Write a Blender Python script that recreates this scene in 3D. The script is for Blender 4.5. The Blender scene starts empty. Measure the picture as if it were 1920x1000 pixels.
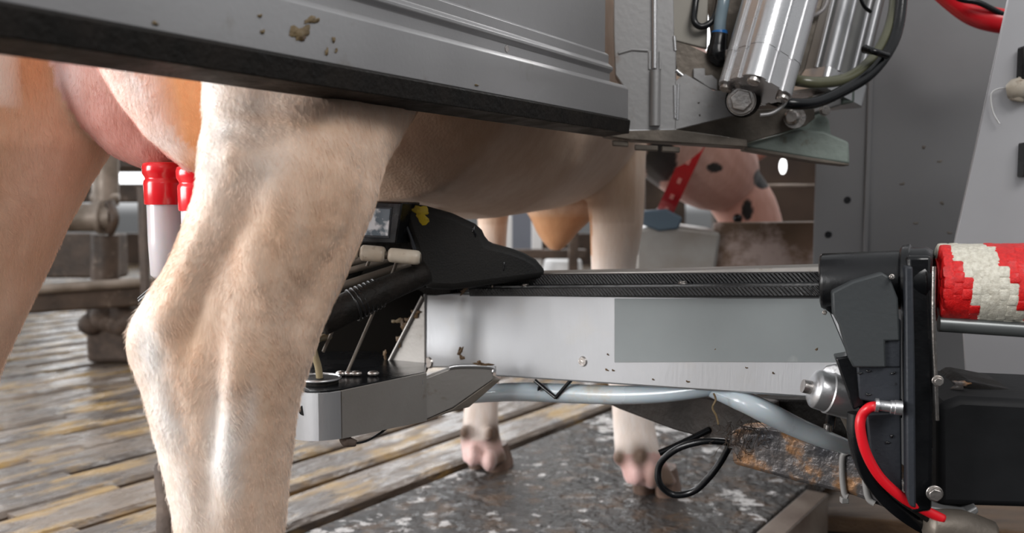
import bpy, math, random
import numpy as np
from mathutils import Vector, Matrix, noise
random.seed(7); np.random.seed(7)
sc = bpy.context.scene
COL = sc.collection
H = .66; F = 1700.0; TH = math.radians(4.4)
CT, ST = math.cos(TH), math.sin(TH)

# ------------------------------------------------------------------ geometry helpers
def ray(px, py):
    u = (px-960)/F; v = -(py-500)/F
    return Vector((u, CT+v*ST, -ST+v*CT))
def P(px, py, Y):
    d = ray(px, py); t = Y/d.y
    return Vector((d.x*t, Y, H+d.z*t))
def G(px, py, z=0.):
    d = ray(px, py); t = (z-H)/d.z
    return Vector((d.x*t, d.y*t, z))
def proj(p):
    x, y, z = p[0], p[1], p[2]-H
    f = y*CT - z*ST; v = y*ST + z*CT
    return 960+F*x/f, 500-F*v/f
class Plane:
    """vertical plane through two plan points; n points to the camera side"""
    def __init__(s, a, b, off=0.):
        a = Vector((a[0], a[1], 0)); b = Vector((b[0], b[1], 0))
        d = (b-a).normalized(); n = Vector((d.y, -d.x, 0))
        if n.dot(-a) < 0: n = -n
        s.a = a + n*off; s.d = d; s.n = n
    def off(s, o):
        return Plane(s.a+s.n*o, s.a+s.n*o+s.d)
    def at(s, px, py):
        r = ray(px, py); c = Vector((0, 0, H))
        t = (s.a-c).dot(s.n)/r.dot(s.n)
        return c + r*t

class MB:
    def __init__(s): s.v = []; s.f = []
    def add(s, vs, fs):
        k = len(s.v); s.v += [tuple(v) for v in vs]; s.f += [tuple(i+k for i in f) for f in fs]; return s
    def prism(s, front, vec):
        n = len(front); vec = Vector(vec); back = [Vector(p)+vec for p in front]
        nrm = Vector((0, 0, 0))
        for i in range(n):
            nrm += Vector(front[i]).cross(Vector(front[(i+1) % n]))
        fs = [tuple(range(n)), tuple(range(2*n-1, n-1, -1))]
        for i in range(n):
            j = (i+1) % n; fs.append((j, i, i+n, j+n))
        if nrm.dot(vec) > 0: fs = [tuple(reversed(f)) for f in fs]
        return s.add(list(front)+back, fs)
    def box(s, c, sx, sy, sz, dx=(1, 0, 0), dy=(0, 1, 0), dz=(0, 0, 1)):
        c = Vector(c); dx = Vector(dx).normalized()*sx/2; dy = Vector(dy).normalized()*sy/2; dz = Vector(dz).normalized()*sz
        dz = dz/2
        f = [c-dx-dy-dz, c+dx-dy-dz, c+dx+dy-dz, c-dx+dy-dz]
        return s.prism(f, dz*2)
    def tube(s, pts, r, n=10, smooth=True, caps=True, sub=6):
        pts = [Vector(p) for p in pts]
        rs = list(r) if isinstance(r, (list, tuple)) else [r]*len(pts)
        if smooth and len(pts) > 2:
            q = []; qr = []
            for i in range(len(pts)-1):
                p0 = pts[max(i-1, 0)]; p1 = pts[i]; p2 = pts[i+1]; p3 = pts[min(i+2, len(pts)-1)]
                for k in range(sub):
                    t = k/sub
                    q.append(.5*((2*p1)+(-p0+p2)*t+(2*p0-5*p1+4*p2-p3)*t*t+(-p0+3*p1-3*p2+p3)*t**3))
                    qr.append(rs[i]*(1-t)+rs[i+1]*t)
            q.append(pts[-1]); qr.append(rs[-1]); pts = q; rs = qr
        vs = []; fs = []; m = len(pts); up = None
        for i, p in enumerate(pts):
            d = (pts[min(i+1, m-1)]-pts[max(i-1, 0)])
            if d.length < 1e-9: d = Vector((0, 0, 1))
            d.normalize()
            if up is None:
                up = d.orthogonal().normalized()
            else:
                up = (up - d*up.dot(d)); up = up.normalized() if up.length > 1e-6 else d.orthogonal().normalized()
            w = d.cross(up)
            for k in range(n):
                a = 2*math.pi*k/n; vs.append(p+(up*math.cos(a)+w*math.sin(a))*rs[i])
        for i in range(m-1):
            for k in range(n):
                k2 = (k+1) % n; fs.append((i*n+k, i*n+k2, (i+1)*n+k2, (i+1)*n+k))
        if caps:
            fs.append(tuple(range(n-1, -1, -1))); fs.append(tuple(range((m-1)*n, m*n)))
        return s.add(vs, fs)
    def cyl(s, a, b, r, r2=None, n=24):
        return s.tube([a, b], [r, r if r2 is None else r2], n, False)
    def lathe(s, a, b, prof, n=28):
        """prof: (fraction along a->b, radius)"""
        a = Vector(a); b = Vector(b)
        pts = [a+(b-a)*t for t, _ in prof]; d = (b-a).normalized(); up = d.orthogonal().normalized(); w = d.cross(up)
        vs = []; fs = []
        for p, (_, r) in zip(pts, prof):
            for k in range(n):
                an = 2*math.pi*k/n; vs.append(p+(up*math.cos(an)+w*math.sin(an))*max(r, 1e-5))
        for i in range(len(prof)-1):
            for k in range(n):
                k2 = (k+1) % n; fs.append((i*n+k, i*n+k2, (i+1)*n+k2, (i+1)*n+k))
        fs.append(tuple(range(n-1, -1, -1))); m = len(prof); fs.append(tuple(range((m-1)*n, m*n)))
        return s.add(vs, fs)
    def loft(s, rings):
        n = len(rings[0]); vs = [v for r in rings for v in r]; fs = []
        for i in range(len(rings)-1):
            for k in range(n):
                k2 = (k+1) % n; fs.append((i*n+k, i*n+k2, (i+1)*n+k2, (i+1)*n+k))
        fs.append(tuple(range(n-1, -1, -1))); m = len(rings); fs.append(tuple(range((m-1)*n, m*n)))
        return s.add(vs, fs)
    def ellipsoid(s, c, ax, ay, az, n=20, m=12):
        c = Vector(c); rings = []
        for i in range(m+1):
            a = math.pi*(i/m); z = -math.cos(a); r = max(math.sin(a), .02)
            rings.append([c+Vector(ax)*(r*math.cos(2*math.pi*k/n))+Vector(ay)*(r*math.sin(2*math.pi*k/n))+Vector(az)*z for k in range(n)])
        return s.loft(rings)
    def hexbolt(s, c, n, r, h, up=(0, 0, 1)):
        c = Vector(c); n = Vector(n).normalized(); a = n.orthogonal().normalized(); w = n.cross(a)
        s.cyl(c, c+n*h*.25, r*1.25, n=24)
        s.prism([c+n*h+(a*math.cos(k*math.pi/3)+w*math.sin(k*math.pi/3))*r for k in range(6)], -n*h)
        return s
    def build(s, name, mat, parent=None, smooth=False, bevel=0, auto=None):
        me = bpy.data.meshes.new(name); me.from_pydata(s.v, [], s.f); me.update()
        import bmesh
        bm = bmesh.new(); bm.from_mesh(me); bmesh.ops.recalc_face_normals(bm, faces=bm.faces); bm.to_mesh(me); bm.free()
        o = bpy.data.objects.new(name, me); COL.objects.link(o)
        if mat: me.materials.append(mat)
        if smooth:
            for p in me.polygons: p.use_smooth = True
            if auto is not None:
                try: me.set_sharp_from_angle(angle=math.radians(auto))
                except Exception: pass
        if bevel:
            b = o.modifiers.new('bevel', 'BEVEL'); b.width = bevel; b.segments = 2; b.limit_method = 'ANGLE'; b.angle_limit = .6
            for p in me.polygons: p.use_smooth = True
            try: me.set_sharp_from_angle(angle=math.radians(40))
            except Exception: pass
        if parent is not None: o.parent = parent; o.matrix_parent_inverse = parent.matrix_world.inverted() if False else Matrix.Translation(-Vector(parent.location)) if parent.parent is None else parent.matrix_parent_inverse
        return o
def tag(o, label=None, cat=None, group=None, kind=None):
    if label: o['label'] = label
    if cat: o['category'] = cat
    if group: o['group'] = group
    if kind: o['kind'] = kind
    return o
def thing(name, loc, label, cat, group=None):
    o = bpy.data.objects.new(name, None); o.empty_display_size = .05; COL.objects.link(o); o.location = loc
    return tag(o, label, cat, group)
def slab(pl, pts, depth, name, mat, parent=None, bevel=.0015):
    m = MB(); m.prism([pl.at(*p) for p in pts], -pl.n*depth)
    return m.build(name, mat, parent, bevel=bevel)
def tubeo(pts, r, name, mat, parent=None, n=10, smooth=True):
    return MB().tube(pts, r, n, smooth).build(name, mat, parent, smooth=True, auto=60)

# ------------------------------------------------------------------ materials
def mat(name, c1, c2=None, rough=.5, metal=0., scale=8., bump=0., bscale=None, rvar=0., stretch=None, detail=6, fac=(.35, .65), spec=None,
        sss=0., trans=0., coat=0., attr=None, c3=None, s3=30., f3=(.62, .7), ior=None, sheen=0.):
    m = bpy.data.materials.new(name); m.use_nodes = True; nt = m.node_tree; N = nt.nodes; L = nt.links
    b = N['Principled BSDF']; b.inputs['Roughness'].default_value = rough; b.inputs['Metallic'].default_value = metal
    tc = N.new('ShaderNodeTexCoord'); mp = N.new('ShaderNodeMapping'); L.new(tc.outputs['Object'], mp.inputs[0])
    if stretch: mp.inputs['Scale'].default_value = stretch
    col = (*c1, 1); out = None
    nz = N.new('ShaderNodeTexNoise'); nz.inputs['Scale'].default_value = scale; nz.inputs['Detail'].default_value = detail; L.new(mp.outputs[0], nz.inputs[0])
    base = None
    if attr:
        a = N.new('ShaderNodeAttribute'); a.attribute_name = attr; base = a.outputs['Color']
    if c2 or attr:
        rp = N.new('ShaderNodeValToRGB'); rp.color_ramp.elements[0].position = fac[0]; rp.color_ramp.elements[1].position = fac[1]
        L.new(nz.outputs[0], rp.inputs[0])
        mx = N.new('ShaderNodeMix'); mx.data_type = 'RGBA'
        L.new(rp.outputs[0], mx.inputs[0])
        if attr:
            hs = N.new('ShaderNodeMix'); hs.data_type = 'RGBA'; hs.blend_type = 'MULTIPLY'; hs.inputs[0].default_value = 1.
            L.new(base, hs.inputs[6]); hs.inputs[7].default_value = (*(c2 or (.9, .88, .85)), 1)
            L.new(base, mx.inputs[6]); L.new(hs.outputs[2], mx.inputs[7])
        else:
            mx.inputs[6].default_value = (*c1, 1); mx.inputs[7].default_value = (*c2, 1)
        out = mx.outputs[2]
    if c3:
        n3 = N.new('ShaderNodeTexNoise'); n3.inputs['Scale'].default_value = s3; n3.inputs['Detail'].default_value = 8; n3.inputs['Roughness'].default_value = .65; L.new(tc.outputs['Object'], n3.inputs[0])
        r3 = N.new('ShaderNodeValToRGB'); r3.color_ramp.elements[0].position = f3[0]; r3.color_ramp.elements[1].position = f3[1]; L.new(n3.outputs[0], r3.inputs[0])
        m3 = N.new('ShaderNodeMix'); m3.data_type = 'RGBA'; L.new(r3.outputs[0], m3.inputs[0])
        if out: L.new(out, m3.inputs[6])
        else: m3.inputs[6].default_value = (*c1, 1)
        m3.inputs[7].default_value = (*c3, 1); out = m3.outputs[2]
    if out: L.new(out, b.inputs['Base Color'])
    else: b.inputs['Base Color'].default_value = (*c1, 1)
    if rvar:
        mr = N.new('ShaderNodeMapRange'); mr.inputs[3].default_value = rough-rvar; mr.inputs[4].default_value = rough+rvar
        mr.inputs[1].default_value = .35; mr.inputs[2].default_value = .65
        L.new(nz.outputs[0], mr.inputs[0]); L.new(mr.outputs[0], b.inputs['Roughness'])
    if bump:
        n2 = N.new('ShaderNodeTexNoise'); n2.inputs['Scale'].default_value = bscale or scale*6; n2.inputs['Detail'].default_value = 8; L.new(mp.outputs[0], n2.inputs[0])
        bp = N.new('ShaderNodeBump'); bp.inputs['Strength'].default_value = min(bump, 1.); bp.inputs['Distance'].default_value = .002*max(bump, 1.)
        L.new(n2.outputs[0], bp.inputs['Height']); L.new(bp.outputs[0], b.inputs['Normal'])
    if spec is not None: b.inputs['Specular IOR Level'].default_value = spec
    if sss:
        b.inputs['Subsurface Weight'].default_value = sss; b.inputs['Subsurface Radius'].default_value = (.02, .007, .004); b.inputs['Subsurface Scale'].default_value = 1.
    if trans: b.inputs['Transmission Weight'].default_value = trans
    if coat: b.inputs['Coat Weight'].default_value = coat; b.inputs['Coat Roughness'].default_value = .15
    if ior: b.inputs['IOR'].default_value = ior
    if sheen: b.inputs['Sheen Weight'].default_value = sheen; b.inputs['Sheen Roughness'].default_value = .4
    return m
STEEL = mat('brushed_steel', (.43, .435, .45), (.35, .355, .37), .46, .65, 3, .12, 300, .08, stretch=(1, 1, .15), c3=(.40, .39, .38), s3=16, f3=(.56, .8))
PANEL = mat('panel_steel', (.42, .415, .42), (.33, .325, .33), .42, .6, 2.5, .1, 200, .08, c3=(.22, .19, .15), s3=14, f3=(.6, .85))
DKPANEL = mat('dark_grey_steel', (.20, .20, .205), (.155, .155, .16), .45, .35, 2, .05, 80, .05)
POSTM = mat('post_steel', (.38, .375, .375), (.31, .305, .305), .42, .4, 5, .15, 120, .08, c3=(.25, .20, .16), s3=22, f3=(.6, .75))
SHEET = mat('sheet_steel', (.62, .62, .64), (.46, .45, .47), .42, .45, 1.6, .05, 60, .06)
ALU = mat('aluminium', (.74, .745, .76), (.62, .62, .63), .3, .85, 10, .1, 300, .06, c3=(.45, .42, .38), s3=60, f3=(.66, .75))
CHROME = mat('bolt_steel', (.62, .59, .57), (.42, .38, .35), .28, .9, 40, .3, 200, .08)
LOWFR = mat('lower_frame_steel', (.40, .38, .36), (.30, .28, .26), .45, .55, 5, .12, 200, .08, c3=(.24, .20, .15), s3=24, f3=(.6, .75))
GRSTEEL = mat('green_grey_casting', (.26, .31, .28), (.18, .21, .19), .55, .2, 8, .4, 90, c3=(.12, .10, .07), s3=20, f3=(.6, .72))
GRIME = mat('grimy_steel', (.20, .17, .14), (.10, .085, .07), .5, .4, 14, .5, 80, .1)
RUST = mat('rusty_wet_steel', (.10, .10, .11), (.24, .21, .19), .3, .4, 22, 1.6, 70, .12, c3=(.36, .19, .09), s3=22, f3=(.50, .60))
BLACKR = mat('black_rubber', (.009, .008, .007), (.016, .013, .011), .6, 0, 30, .8, 160, .1, spec=.2)
BLACKP = mat('black_plastic', (.005, .0055, .0065), (.008, .0085, .010), .25, 0, 20, .1, 150, .06, spec=.5)
COVER = mat('cover_rubber', (.013, .013, .013), (.019, .018, .017), .6, 0, 12, .35, 400, .06, spec=.25)
CHAR = mat('charcoal_plastic', (.034, .038, .046), (.026, .029, .036), .5, 0, 10, .25, 200, .06, c3=(.012, .012, .014), s3=70, f3=(.66, .7), spec=.35)
CHARL = mat('charcoal_plate', (.055, .061, .064), (.042, .047, .05), .5, 0, 10, .15, 200, .06)
VOID = mat('pit_dark', (.006, .005, .004), None, .9, spec=.1)
REDRUB = mat('red_rubber', (.80, .018, .028), (.72, .014, .022), .22, 0, 20, .05, 60, .04, coat=.4)
REDH = mat('red_hose', (.75, .012, .022), None, .3, coat=.2)
CUPSH = mat('white_cup_shell', (.72, .69, .72), (.66, .62, .65), .25, 0, 10, sss=.3, coat=.3)
WHOSE = mat('milky_hose', (.46, .54, .60), (.56, .62, .65), .25, 0, 5, .1, 60, .06, sss=.3, coat=.4, c3=(.50, .42, .30), s3=7, f3=(.6, .75))
ROLLER = mat('dirty_white_roller', (.62, .57, .48), (.50, .42, .33), .35, 0, 40, .2, 100, c3=(.28, .20, .14), s3=50, f3=(.58, .68))
OLIVE = mat('olive_tube', (.14, .14, .085), (.10, .10, .06), .28, 0, 12, coat=.4)
CLEARB = mat('blue_clear_tube', (.25, .33, .38), (.18, .25, .3), .18, 0, 12, coat=.6)
BLUE = mat('blue_ring', (.01, .16, .5), None, .35)
YELL = mat('yellow_sticker', (.50, .36, .01), (.2, .14, .01), .5, 0, 60, fac=(.5, .65))
DUNG = mat('dried_dung', (.13, .075, .03), (.08, .045, .02), .6, 0, 60, 1., 200)
DUNG2 = mat('pale_dung', (.19, .135, .065), (.13, .09, .045), .6, 0, 60, 1., 200)
DIRT = mat('caked_dirt', (.12, .085, .065), (.05, .035, .028), .75, 0, 18, 1.5, 50, c3=(.26, .2, .16), s3=30)
PIPE = mat('dirty_pipe', (.30, .25, .21), (.13, .10, .075), .5, .3, 9, .6, 60, .1)
BROWNB = mat('brown_rail', (.085, .055, .038), (.04, .026, .018), .55, 0, 12, 1., 60, c3=(.22, .17, .13), s3=18, f3=(.6, .72))
WOOD = mat('wet_wood', (.14, .08, .04), (.06, .033, .018), .45, 0, 5, .8, 60, .1, stretch=(1, 6, 6))
WOODL = mat('pale_curb', (.22, .18, .15), (.11, .08, .065), .4, 0, 8, .5, 60)
TUB = mat('stained_tub', (.38, .38, .37), (.25, .22, .19), .4, .2, 6, .3, 40, c3=(.5, .44, .4), s3=12)
BLUEG = mat('blue_grey_rim', (.10, .15, .2), None, .4)
WHITEP = mat('white_paint', (.72, .72, .72), None, .4)
GREYW = mat('grey_blue_door', (.13, .14, .17), None, .6)
BARN = mat('brown_barn_wall', (.10, .065, .045), (.045, .03, .022), .8, 0, 3, .5, 20, c3=(.25, .18, .14), s3=5, f3=(.6, .7))
GLASS = mat('sensor_glass', (.14, .18, .22), (.80, .82, .86), .1, 0, 45, fac=(.46, .54), coat=.8)  # pale blotches paint a reflection pattern into the glass colour
TIE = mat('grey_tie', (.33, .32, .31), None, .4, coat=.2)
HOOFM = mat('hoof_horn', (.20, .13, .10), (.09, .055, .04), .5, 0, 30, .6, 80)
BRED = mat('red_bristles', (.82, .012, .012), (.62, .006, .008), .45, 0, 300, .5, 900, coat=.15)
BWHITE = mat('white_bristles', (.82, .79, .68), (.62, .58, .48), .45, 0, 300, .5, 900, coat=.15)
COLR = mat('red_collar', (.42, .008, .012), None, .45)
COLP = mat('pink_slot', (.65, .25, .22), None, .5)
DECAL = mat('matte_grey_patch', (.26, .285, .29), (.22, .24, .245), .55, .3, 5, c3=(.32, .34, .34), s3=5)

# tread: black ribbed strip
def tread_mat():
    m = bpy.data.materials.new('black_tread'); m.use_nodes = True; nt = m.node_tree; N = nt.nodes; L = nt.links; b = N['Principled BSDF']
    b.inputs['Base Color'].default_value = (.014, .014, .015, 1); b.inputs['Roughness'].default_value = .25
    tc = N.new('ShaderNodeTexCoord'); mp = N.new('ShaderNodeMapping'); mp.inputs['Rotation'].default_value = (0, math.radians(40), 0)
    L.new(tc.outputs['Object'], mp.inputs[0])
    w = N.new('ShaderNodeTexWave'); w.inputs['Scale'].default_value = 95; w.inputs['Distortion'].default_value = .8; w.inputs['Detail'].default_value = 2
    L.new(mp.outputs[0], w.inputs[0])
    n = N.new('ShaderNodeTexNoise'); n.inputs['Scale'].default_value = 180; L.new(tc.outputs['Object'], n.inputs[0])
    a = N.new('ShaderNodeMath'); a.operation = 'ADD'; L.new(w.outputs['Fac'], a.inputs[0]); L.new(n.outputs[0], a.inputs[1])
    bp = N.new('ShaderNodeBump'); bp.inputs['Strength'].default_value = .7; bp.inputs['Distance'].default_value = .0015
    L.new(a.outputs[0], bp.inputs['Height']); L.new(bp.outputs[0], b.inputs['Normal'])
    return m
TREAD = tread_mat()
def floor_mat(name, c1, c2, c3, wet, sc1=3., stretch=(1, 1, 1), rot=0., bd=.006, dark=(.05, .045, .04), fine=45, lo=.12, hi=.6, fr=(.56, .7), clump=0.):
    m = bpy.data.materials.new(name); m.use_nodes = True; nt = m.node_tree; N = nt.nodes; L = nt.links; b = N['Principled BSDF']
    tc = N.new('ShaderNodeTexCoord'); mp0 = N.new('ShaderNodeMapping'); mp0.inputs['Rotation'].default_value = (0, 0, rot); mp = N.new('ShaderNodeMapping'); mp.inputs['Scale'].default_value = stretch
    L.new(tc.outputs['Object'], mp0.inputs[0]); L.new(mp0.outputs[0], mp.inputs[0])
    def nz(s, d=8, r=.6):
        n = N.new('ShaderNodeTexNoise'); n.inputs['Scale'].default_value = s; n.inputs['Detail'].default_value = d; n.inputs['Roughness'].default_value = r
        L.new(mp.outputs[0], n.inputs[0]); return n.outputs[0]
    def ramp(i, a, c):
        r = N.new('ShaderNodeValToRGB'); r.color_ramp.elements[0].position = a; r.color_ramp.elements[1].position = c; L.new(i, r.inputs[0]); return r.outputs[0]
    def mix(f, a, c):
        x = N.new('ShaderNodeMix'); x.data_type = 'RGBA'; L.new(f, x.inputs[0])
        for k, q in ((6, a), (7, c)):
            if isinstance(q, tuple): x.inputs[k].default_value = (*q, 1)
            else: L.new(q, x.inputs[k])
        return x.outputs[2]
    n1 = nz(sc1); n2 = nz(sc1*2.7); n3 = nz(fine); lowf = nz(2.2, 3)
    q1 = N.new('ShaderNodeMath'); q1.operation = 'MULTIPLY_ADD'; L.new(lowf, q1.inputs[0]); q1.inputs[1].default_value = clump; L.new(n3, q1.inputs[2])
    q2 = N.new('ShaderNodeMath'); q2.operation = 'SUBTRACT'; L.new(q1.outputs[0], q2.inputs[0]); q2.inputs[1].default_value = clump*.5; n3 = q2.outputs[0]
    c = mix(ramp(n1, .42, .58), c1, c2); c = mix(ramp(n2, .50, .62), c, c3); c = mix(ramp(n3, *fr), c, dark)
    L.new(c, b.inputs['Base Color'])
    n4 = nz(sc1*4.5, 5, .6)
    mr = N.new('ShaderNodeMapRange'); mr.inputs[1].default_value = wet; mr.inputs[2].default_value = wet+.12; mr.inputs[3].default_value = lo; mr.inputs[4].default_value = hi
    L.new(n4, mr.inputs[0]); L.new(mr.outputs[0], b.inputs['Roughness'])
    bn = nz(sc1*7, 6, .55)
    bp = N.new('ShaderNodeBump'); bp.inputs['Strength'].default_value = 1.; bp.inputs['Distance'].default_value = bd
    L.new(bn, bp.inputs['Height']); L.new(bp.outputs[0], b.inputs['Normal'])
    return m
SLATM = floor_mat('slat_concrete', (.20, .155, .12), (.095, .075, .062), (.33, .21, .075), .46, 5., (1, .3, 1), math.radians(35), lo=.16, hi=.6, bd=.009, dark=(.045, .035, .03), fine=28)
MATM = floor_mat('wet_dung_mat', (.040, .038, .037), (.065, .060, .057), (.10, .062, .038), .52, 6., bd=.022, lo=.05, hi=.35, dark=(.62, .60, .59), fine=17, fr=(.60, .645), clump=.9)  # pale clumped flecks are lime plus wet glints painted into the colour

# ------------------------------------------------------------------ camera, lights, world
cam = bpy.data.cameras.new('camera'); co = bpy.data.objects.new('camera', cam); COL.objects.link(co)
co.location = (0, 0, H); co.rotation_euler = (math.pi/2-TH, 0, 0)
cam.sensor_width = 36; cam.lens = F/1920*36; cam.clip_start = .01; cam.clip_end = 100
cam.dof.use_dof = True; cam.dof.focus_distance = 1.05; cam.dof.aperture_fstop = 5.0
sc.camera = co
WB, WT = 2.6, .40
w = bpy.data.worlds.new('world'); sc.world = w; w.use_nodes = True; nt = w.node_tree; N = nt.nodes; L = nt.links
bg = N['Background']; bg.inputs['Strength'].default_value = 1.
tc = N.new('ShaderNodeTexCoord'); sp = N.new('ShaderNodeSeparateXYZ'); L.new(tc.outputs['Generated'], sp.inputs[0])
def mth(op, a, b_=None, c=None):
    n = N.new('ShaderNodeMath'); n.operation = op; n.use_clamp = False
    for k, q in enumerate((a, b_, c)):
        if q is None: continue
        if isinstance(q, (int, float)): n.inputs[k].default_value = q
        else: L.new(q, n.inputs[k])
    return n.outputs[0]
def sst(i_, a, b_):
    n = N.new('ShaderNodeMapRange'); n.interpolation_type = 'SMOOTHSTEP'; n.inputs[1].default_value = a; n.inputs[2].default_value = b_; L.new(i_, n.inputs[0]); return n.outputs[0]
Z_ = sp.outputs['Z']; Y_ = sp.outputs['Y']; X_ = sp.outputs['X']
low = mth('MULTIPLY', sst(Z_, -.02, .03), mth('SUBTRACT', 1., sst(Z_, .35, .75)))
side = sst(mth('SUBTRACT', mth('MULTIPLY', Y_, .8), mth('MULTIPLY', X_, .6)), -.35, .75)
val = mth('ADD', mth('MULTIPLY', mth('MULTIPLY', low, side), WB), mth('ADD', .06, mth('MULTIPLY', sst(Z_, -.2, .5), WT)))
cc = N.new('ShaderNodeCombineColor'); L.new(mth('MULTIPLY', val, .985), cc.inputs[0]); L.new(val, cc.inputs[1]); L.new(mth('MULTIPLY', val, 1.02), cc.inputs[2]); L.new(cc.outputs[0], bg.inputs[0])
def area(name, loc, tgt, sx, sy, power, col=(1, 1, 1)):
    l = bpy.data.lights.new(name, 'AREA'); l.shape = 'RECTANGLE'; l.size = sx; l.size_y = sy; l.energy = power; l.color = col
    o = bpy.data.objects.new(name, l); COL.objects.link(o); o.location = loc
    o.rotation_euler = (Vector(tgt)-Vector(loc)).to_track_quat('-Z', 'Y').to_euler(); return o
area('daylight_left', (-2.4, .35, 1.0), (-.2, .85, .6), 1.6, 1.2, 72, (1, .99, .98))
area('strip_light', (.3, 4.0, 2.7), (.1, 1.6, .2), 3, .4, 50, (1, .98, .96))
area('fill_light', (.9, -1.0, 2.4), (.2, 1.2, .5), 1.4, 1.0, 34, (1, .98, .96))  # unseen fill lamp added behind the camera

vs = sc.view_settings; vs.view_transform = 'Standard'; vs.look = 'None'; vs.gamma = 1; vs.use_curve_mapping = False; vs.exposure = .15

# ------------------------------------------------------------------ setting: floor, pit, walls
FA = math.radians(35); FD = Vector((math.sin(FA), math.cos(FA), 0)); FN = Vector((math.cos(FA), -math.sin(FA), 0))
def fp(q, s, z=0): return FN*q + FD*s + Vector((0, 0, z))
m = MB()
for k in range(46):
    q1 = -1.385-.183*k; q0 = q1-.183+.036
    prof = [(q0, -.09), (q0, -.010), (q0+.012, 0), (q1-.012, 0), (q1, -.010), (q1, -.09)]
    S0, S1 = -3.0, 12.
    ns = 40 if k < 12 else 8
    rings = []
    for i in range(ns+1):
        s_ = S0+(S1-S0)*i/ns
        rings.append([fp(q+.004*math.sin(s_*3+k*2), s_, z) for q, z in prof])
    m.loft(rings)
    rnd = random.Random(k)
    s_ = -2.
    while s_ < 9:                                  # bridges between slats leave long slots
        gp = rnd.uniform(.3, .7)
        L_ = rnd.uniform(.05, .35) if k > 0 else .04
        if k == 0: s_ += 99
        m.box(fp(q0-.016, s_, -.025), .038, L_, .044, FN, FD)
        s_ += gp+L_
fl = tag(m.build('floor', SLATM, smooth=False), kind='structure')
m = MB(); m.prism([fp(-12, -4, -.35), fp(3, -4, -.35), fp(3, 14, -.35), fp(-12, 14, -.35)], (0, 0, -.05))
tag(m.build('floor', VOID), kind='structure')
# barn shell at the back
BW = Plane((-6, 9.0), (6, 9.0))
m = MB()
def wallbox(x0, x1, z0, z1, y=9.0): m.box(((x0+x1)/2, y, (z0+z1)/2), x1-x0, .2, z1-z0)
wallbox(-12, 8, -.2, .3); wallbox(-12, 8, 3.6, 4.2)
for x0, x1 in ((-8.2, -7.6), (-5.3, -4.8), (-2.3, -1.6), (1.3, 1.7), (2.0, 8)): wallbox(x0, x1, .3, 3.6)
wallbox(-12, 8, .9, 1.15)
tag(m.build('wall_back', BARN), kind='structure')

# ------------------------------------------------------------------ COW
AX = Vector((.415, .91, 0)); LN = Vector((.91, -.415, 0))      # forward, right-hand side
cm = MB()
def legloft(rows, n=28, px=True):
    rings = []
    for (y, xl, xr, Yc, t, k, *rest) in rows:
        ex = rest[0] if rest else 1.
        w_ = (xr-xl)/2*Yc/F; a = P(xl, y, Yc-k*w_); b = P(xr, y, Yc+k*w_); c = (a+b)/2; mj = (b-a)/2
        r = []
        for i in range(n):
            an = 2*math.pi*i/n; ca, sa = math.cos(an), math.sin(an)
            r.append(c+mj*math.copysign(abs(ca)**.9, ca)+Vector((0, t*math.copysign(abs(sa)**.9, sa), 0)))
        rings.append(r)
    cm.loft(rings)
# near hind leg
NH = [(-420, 420, 720, 1.04, .09, .7), (-200, 370, 760, 1.02, .09, .7), (0, 374, 840, .985, .09, .65), (110, 386, 830, .965, .092, .62), (180, 388, 800, .95, .092, .6),
      (235, 388, 764, .925, .090, .55), (300, 382, 726, .885, .086, .5), (360, 374, 702, .88, .078, .45), (440, 345, 678, .87, .068, .38), (520, 315, 645, .86, .056, .3),
      (575, 282, 622, .855, .050, .25), (612, 262, 606, .853, .047, .22), (645, 254, 592, .85, .046, .2), (690, 262, 575, .85, .044, .2), (760, 284, 562, .85, .040, .2),
      (860, 306, 549, .85, .036, .2), (960, 330, 538, .85, .034, .2), (1060, 348, 526, .85, .031, .2), (1250, 365, 515, .85, .03, .2), (1400, 360, 520, .85, .034, .2),
      (1460, 350, 535, .85, .038, .2), (1540, 375, 530, .86, .032, .2), (1600, 375, 545, .87, .034, .2)]
legloft(NH)
cm.tube([P(x, y, Y) for x, y, Y in ((404, 60, .90), (404, 150, .885), (402, 250, .87), (394, 340, .855), (364, 430, .84), (328, 510, .83), (294, 580, .825), (270, 640, .825), (288, 725, .83), (312, 830, .835), (338, 950, .84), (356, 1080, .85), (378, 1250, .86))],
        [.012, .013, .012, .011, .011, .012, .0145, .0180, .0140, .0115, .0105, .0105, .010], 14)
# tibia / gaskin muscle
cm.tube([P(x, y, Y) for x, y, Y in ((570, 100, .955), (565, 235, .91), (540, 350, .868), (505, 460, .85), (480, 560, .845), (470, 660, .84), (462, 780, .84), (455, 900, .842), (448, 1050, .848), (444, 1200, .852))], [.060, .072, .072, .058, .046, .040, .034, .030, .027, .02], 18)
cm.tube([P(x, y, Y) for x, y, Y in ((650, 190, .965), (640, 320, .905), (610, 430, .88), (570, 540, .862), (540, 640, .855), (515, 760, .855), (500, 900, .86))], [.05, .042, .036, .032, .026, .022, .012], 14)
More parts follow.
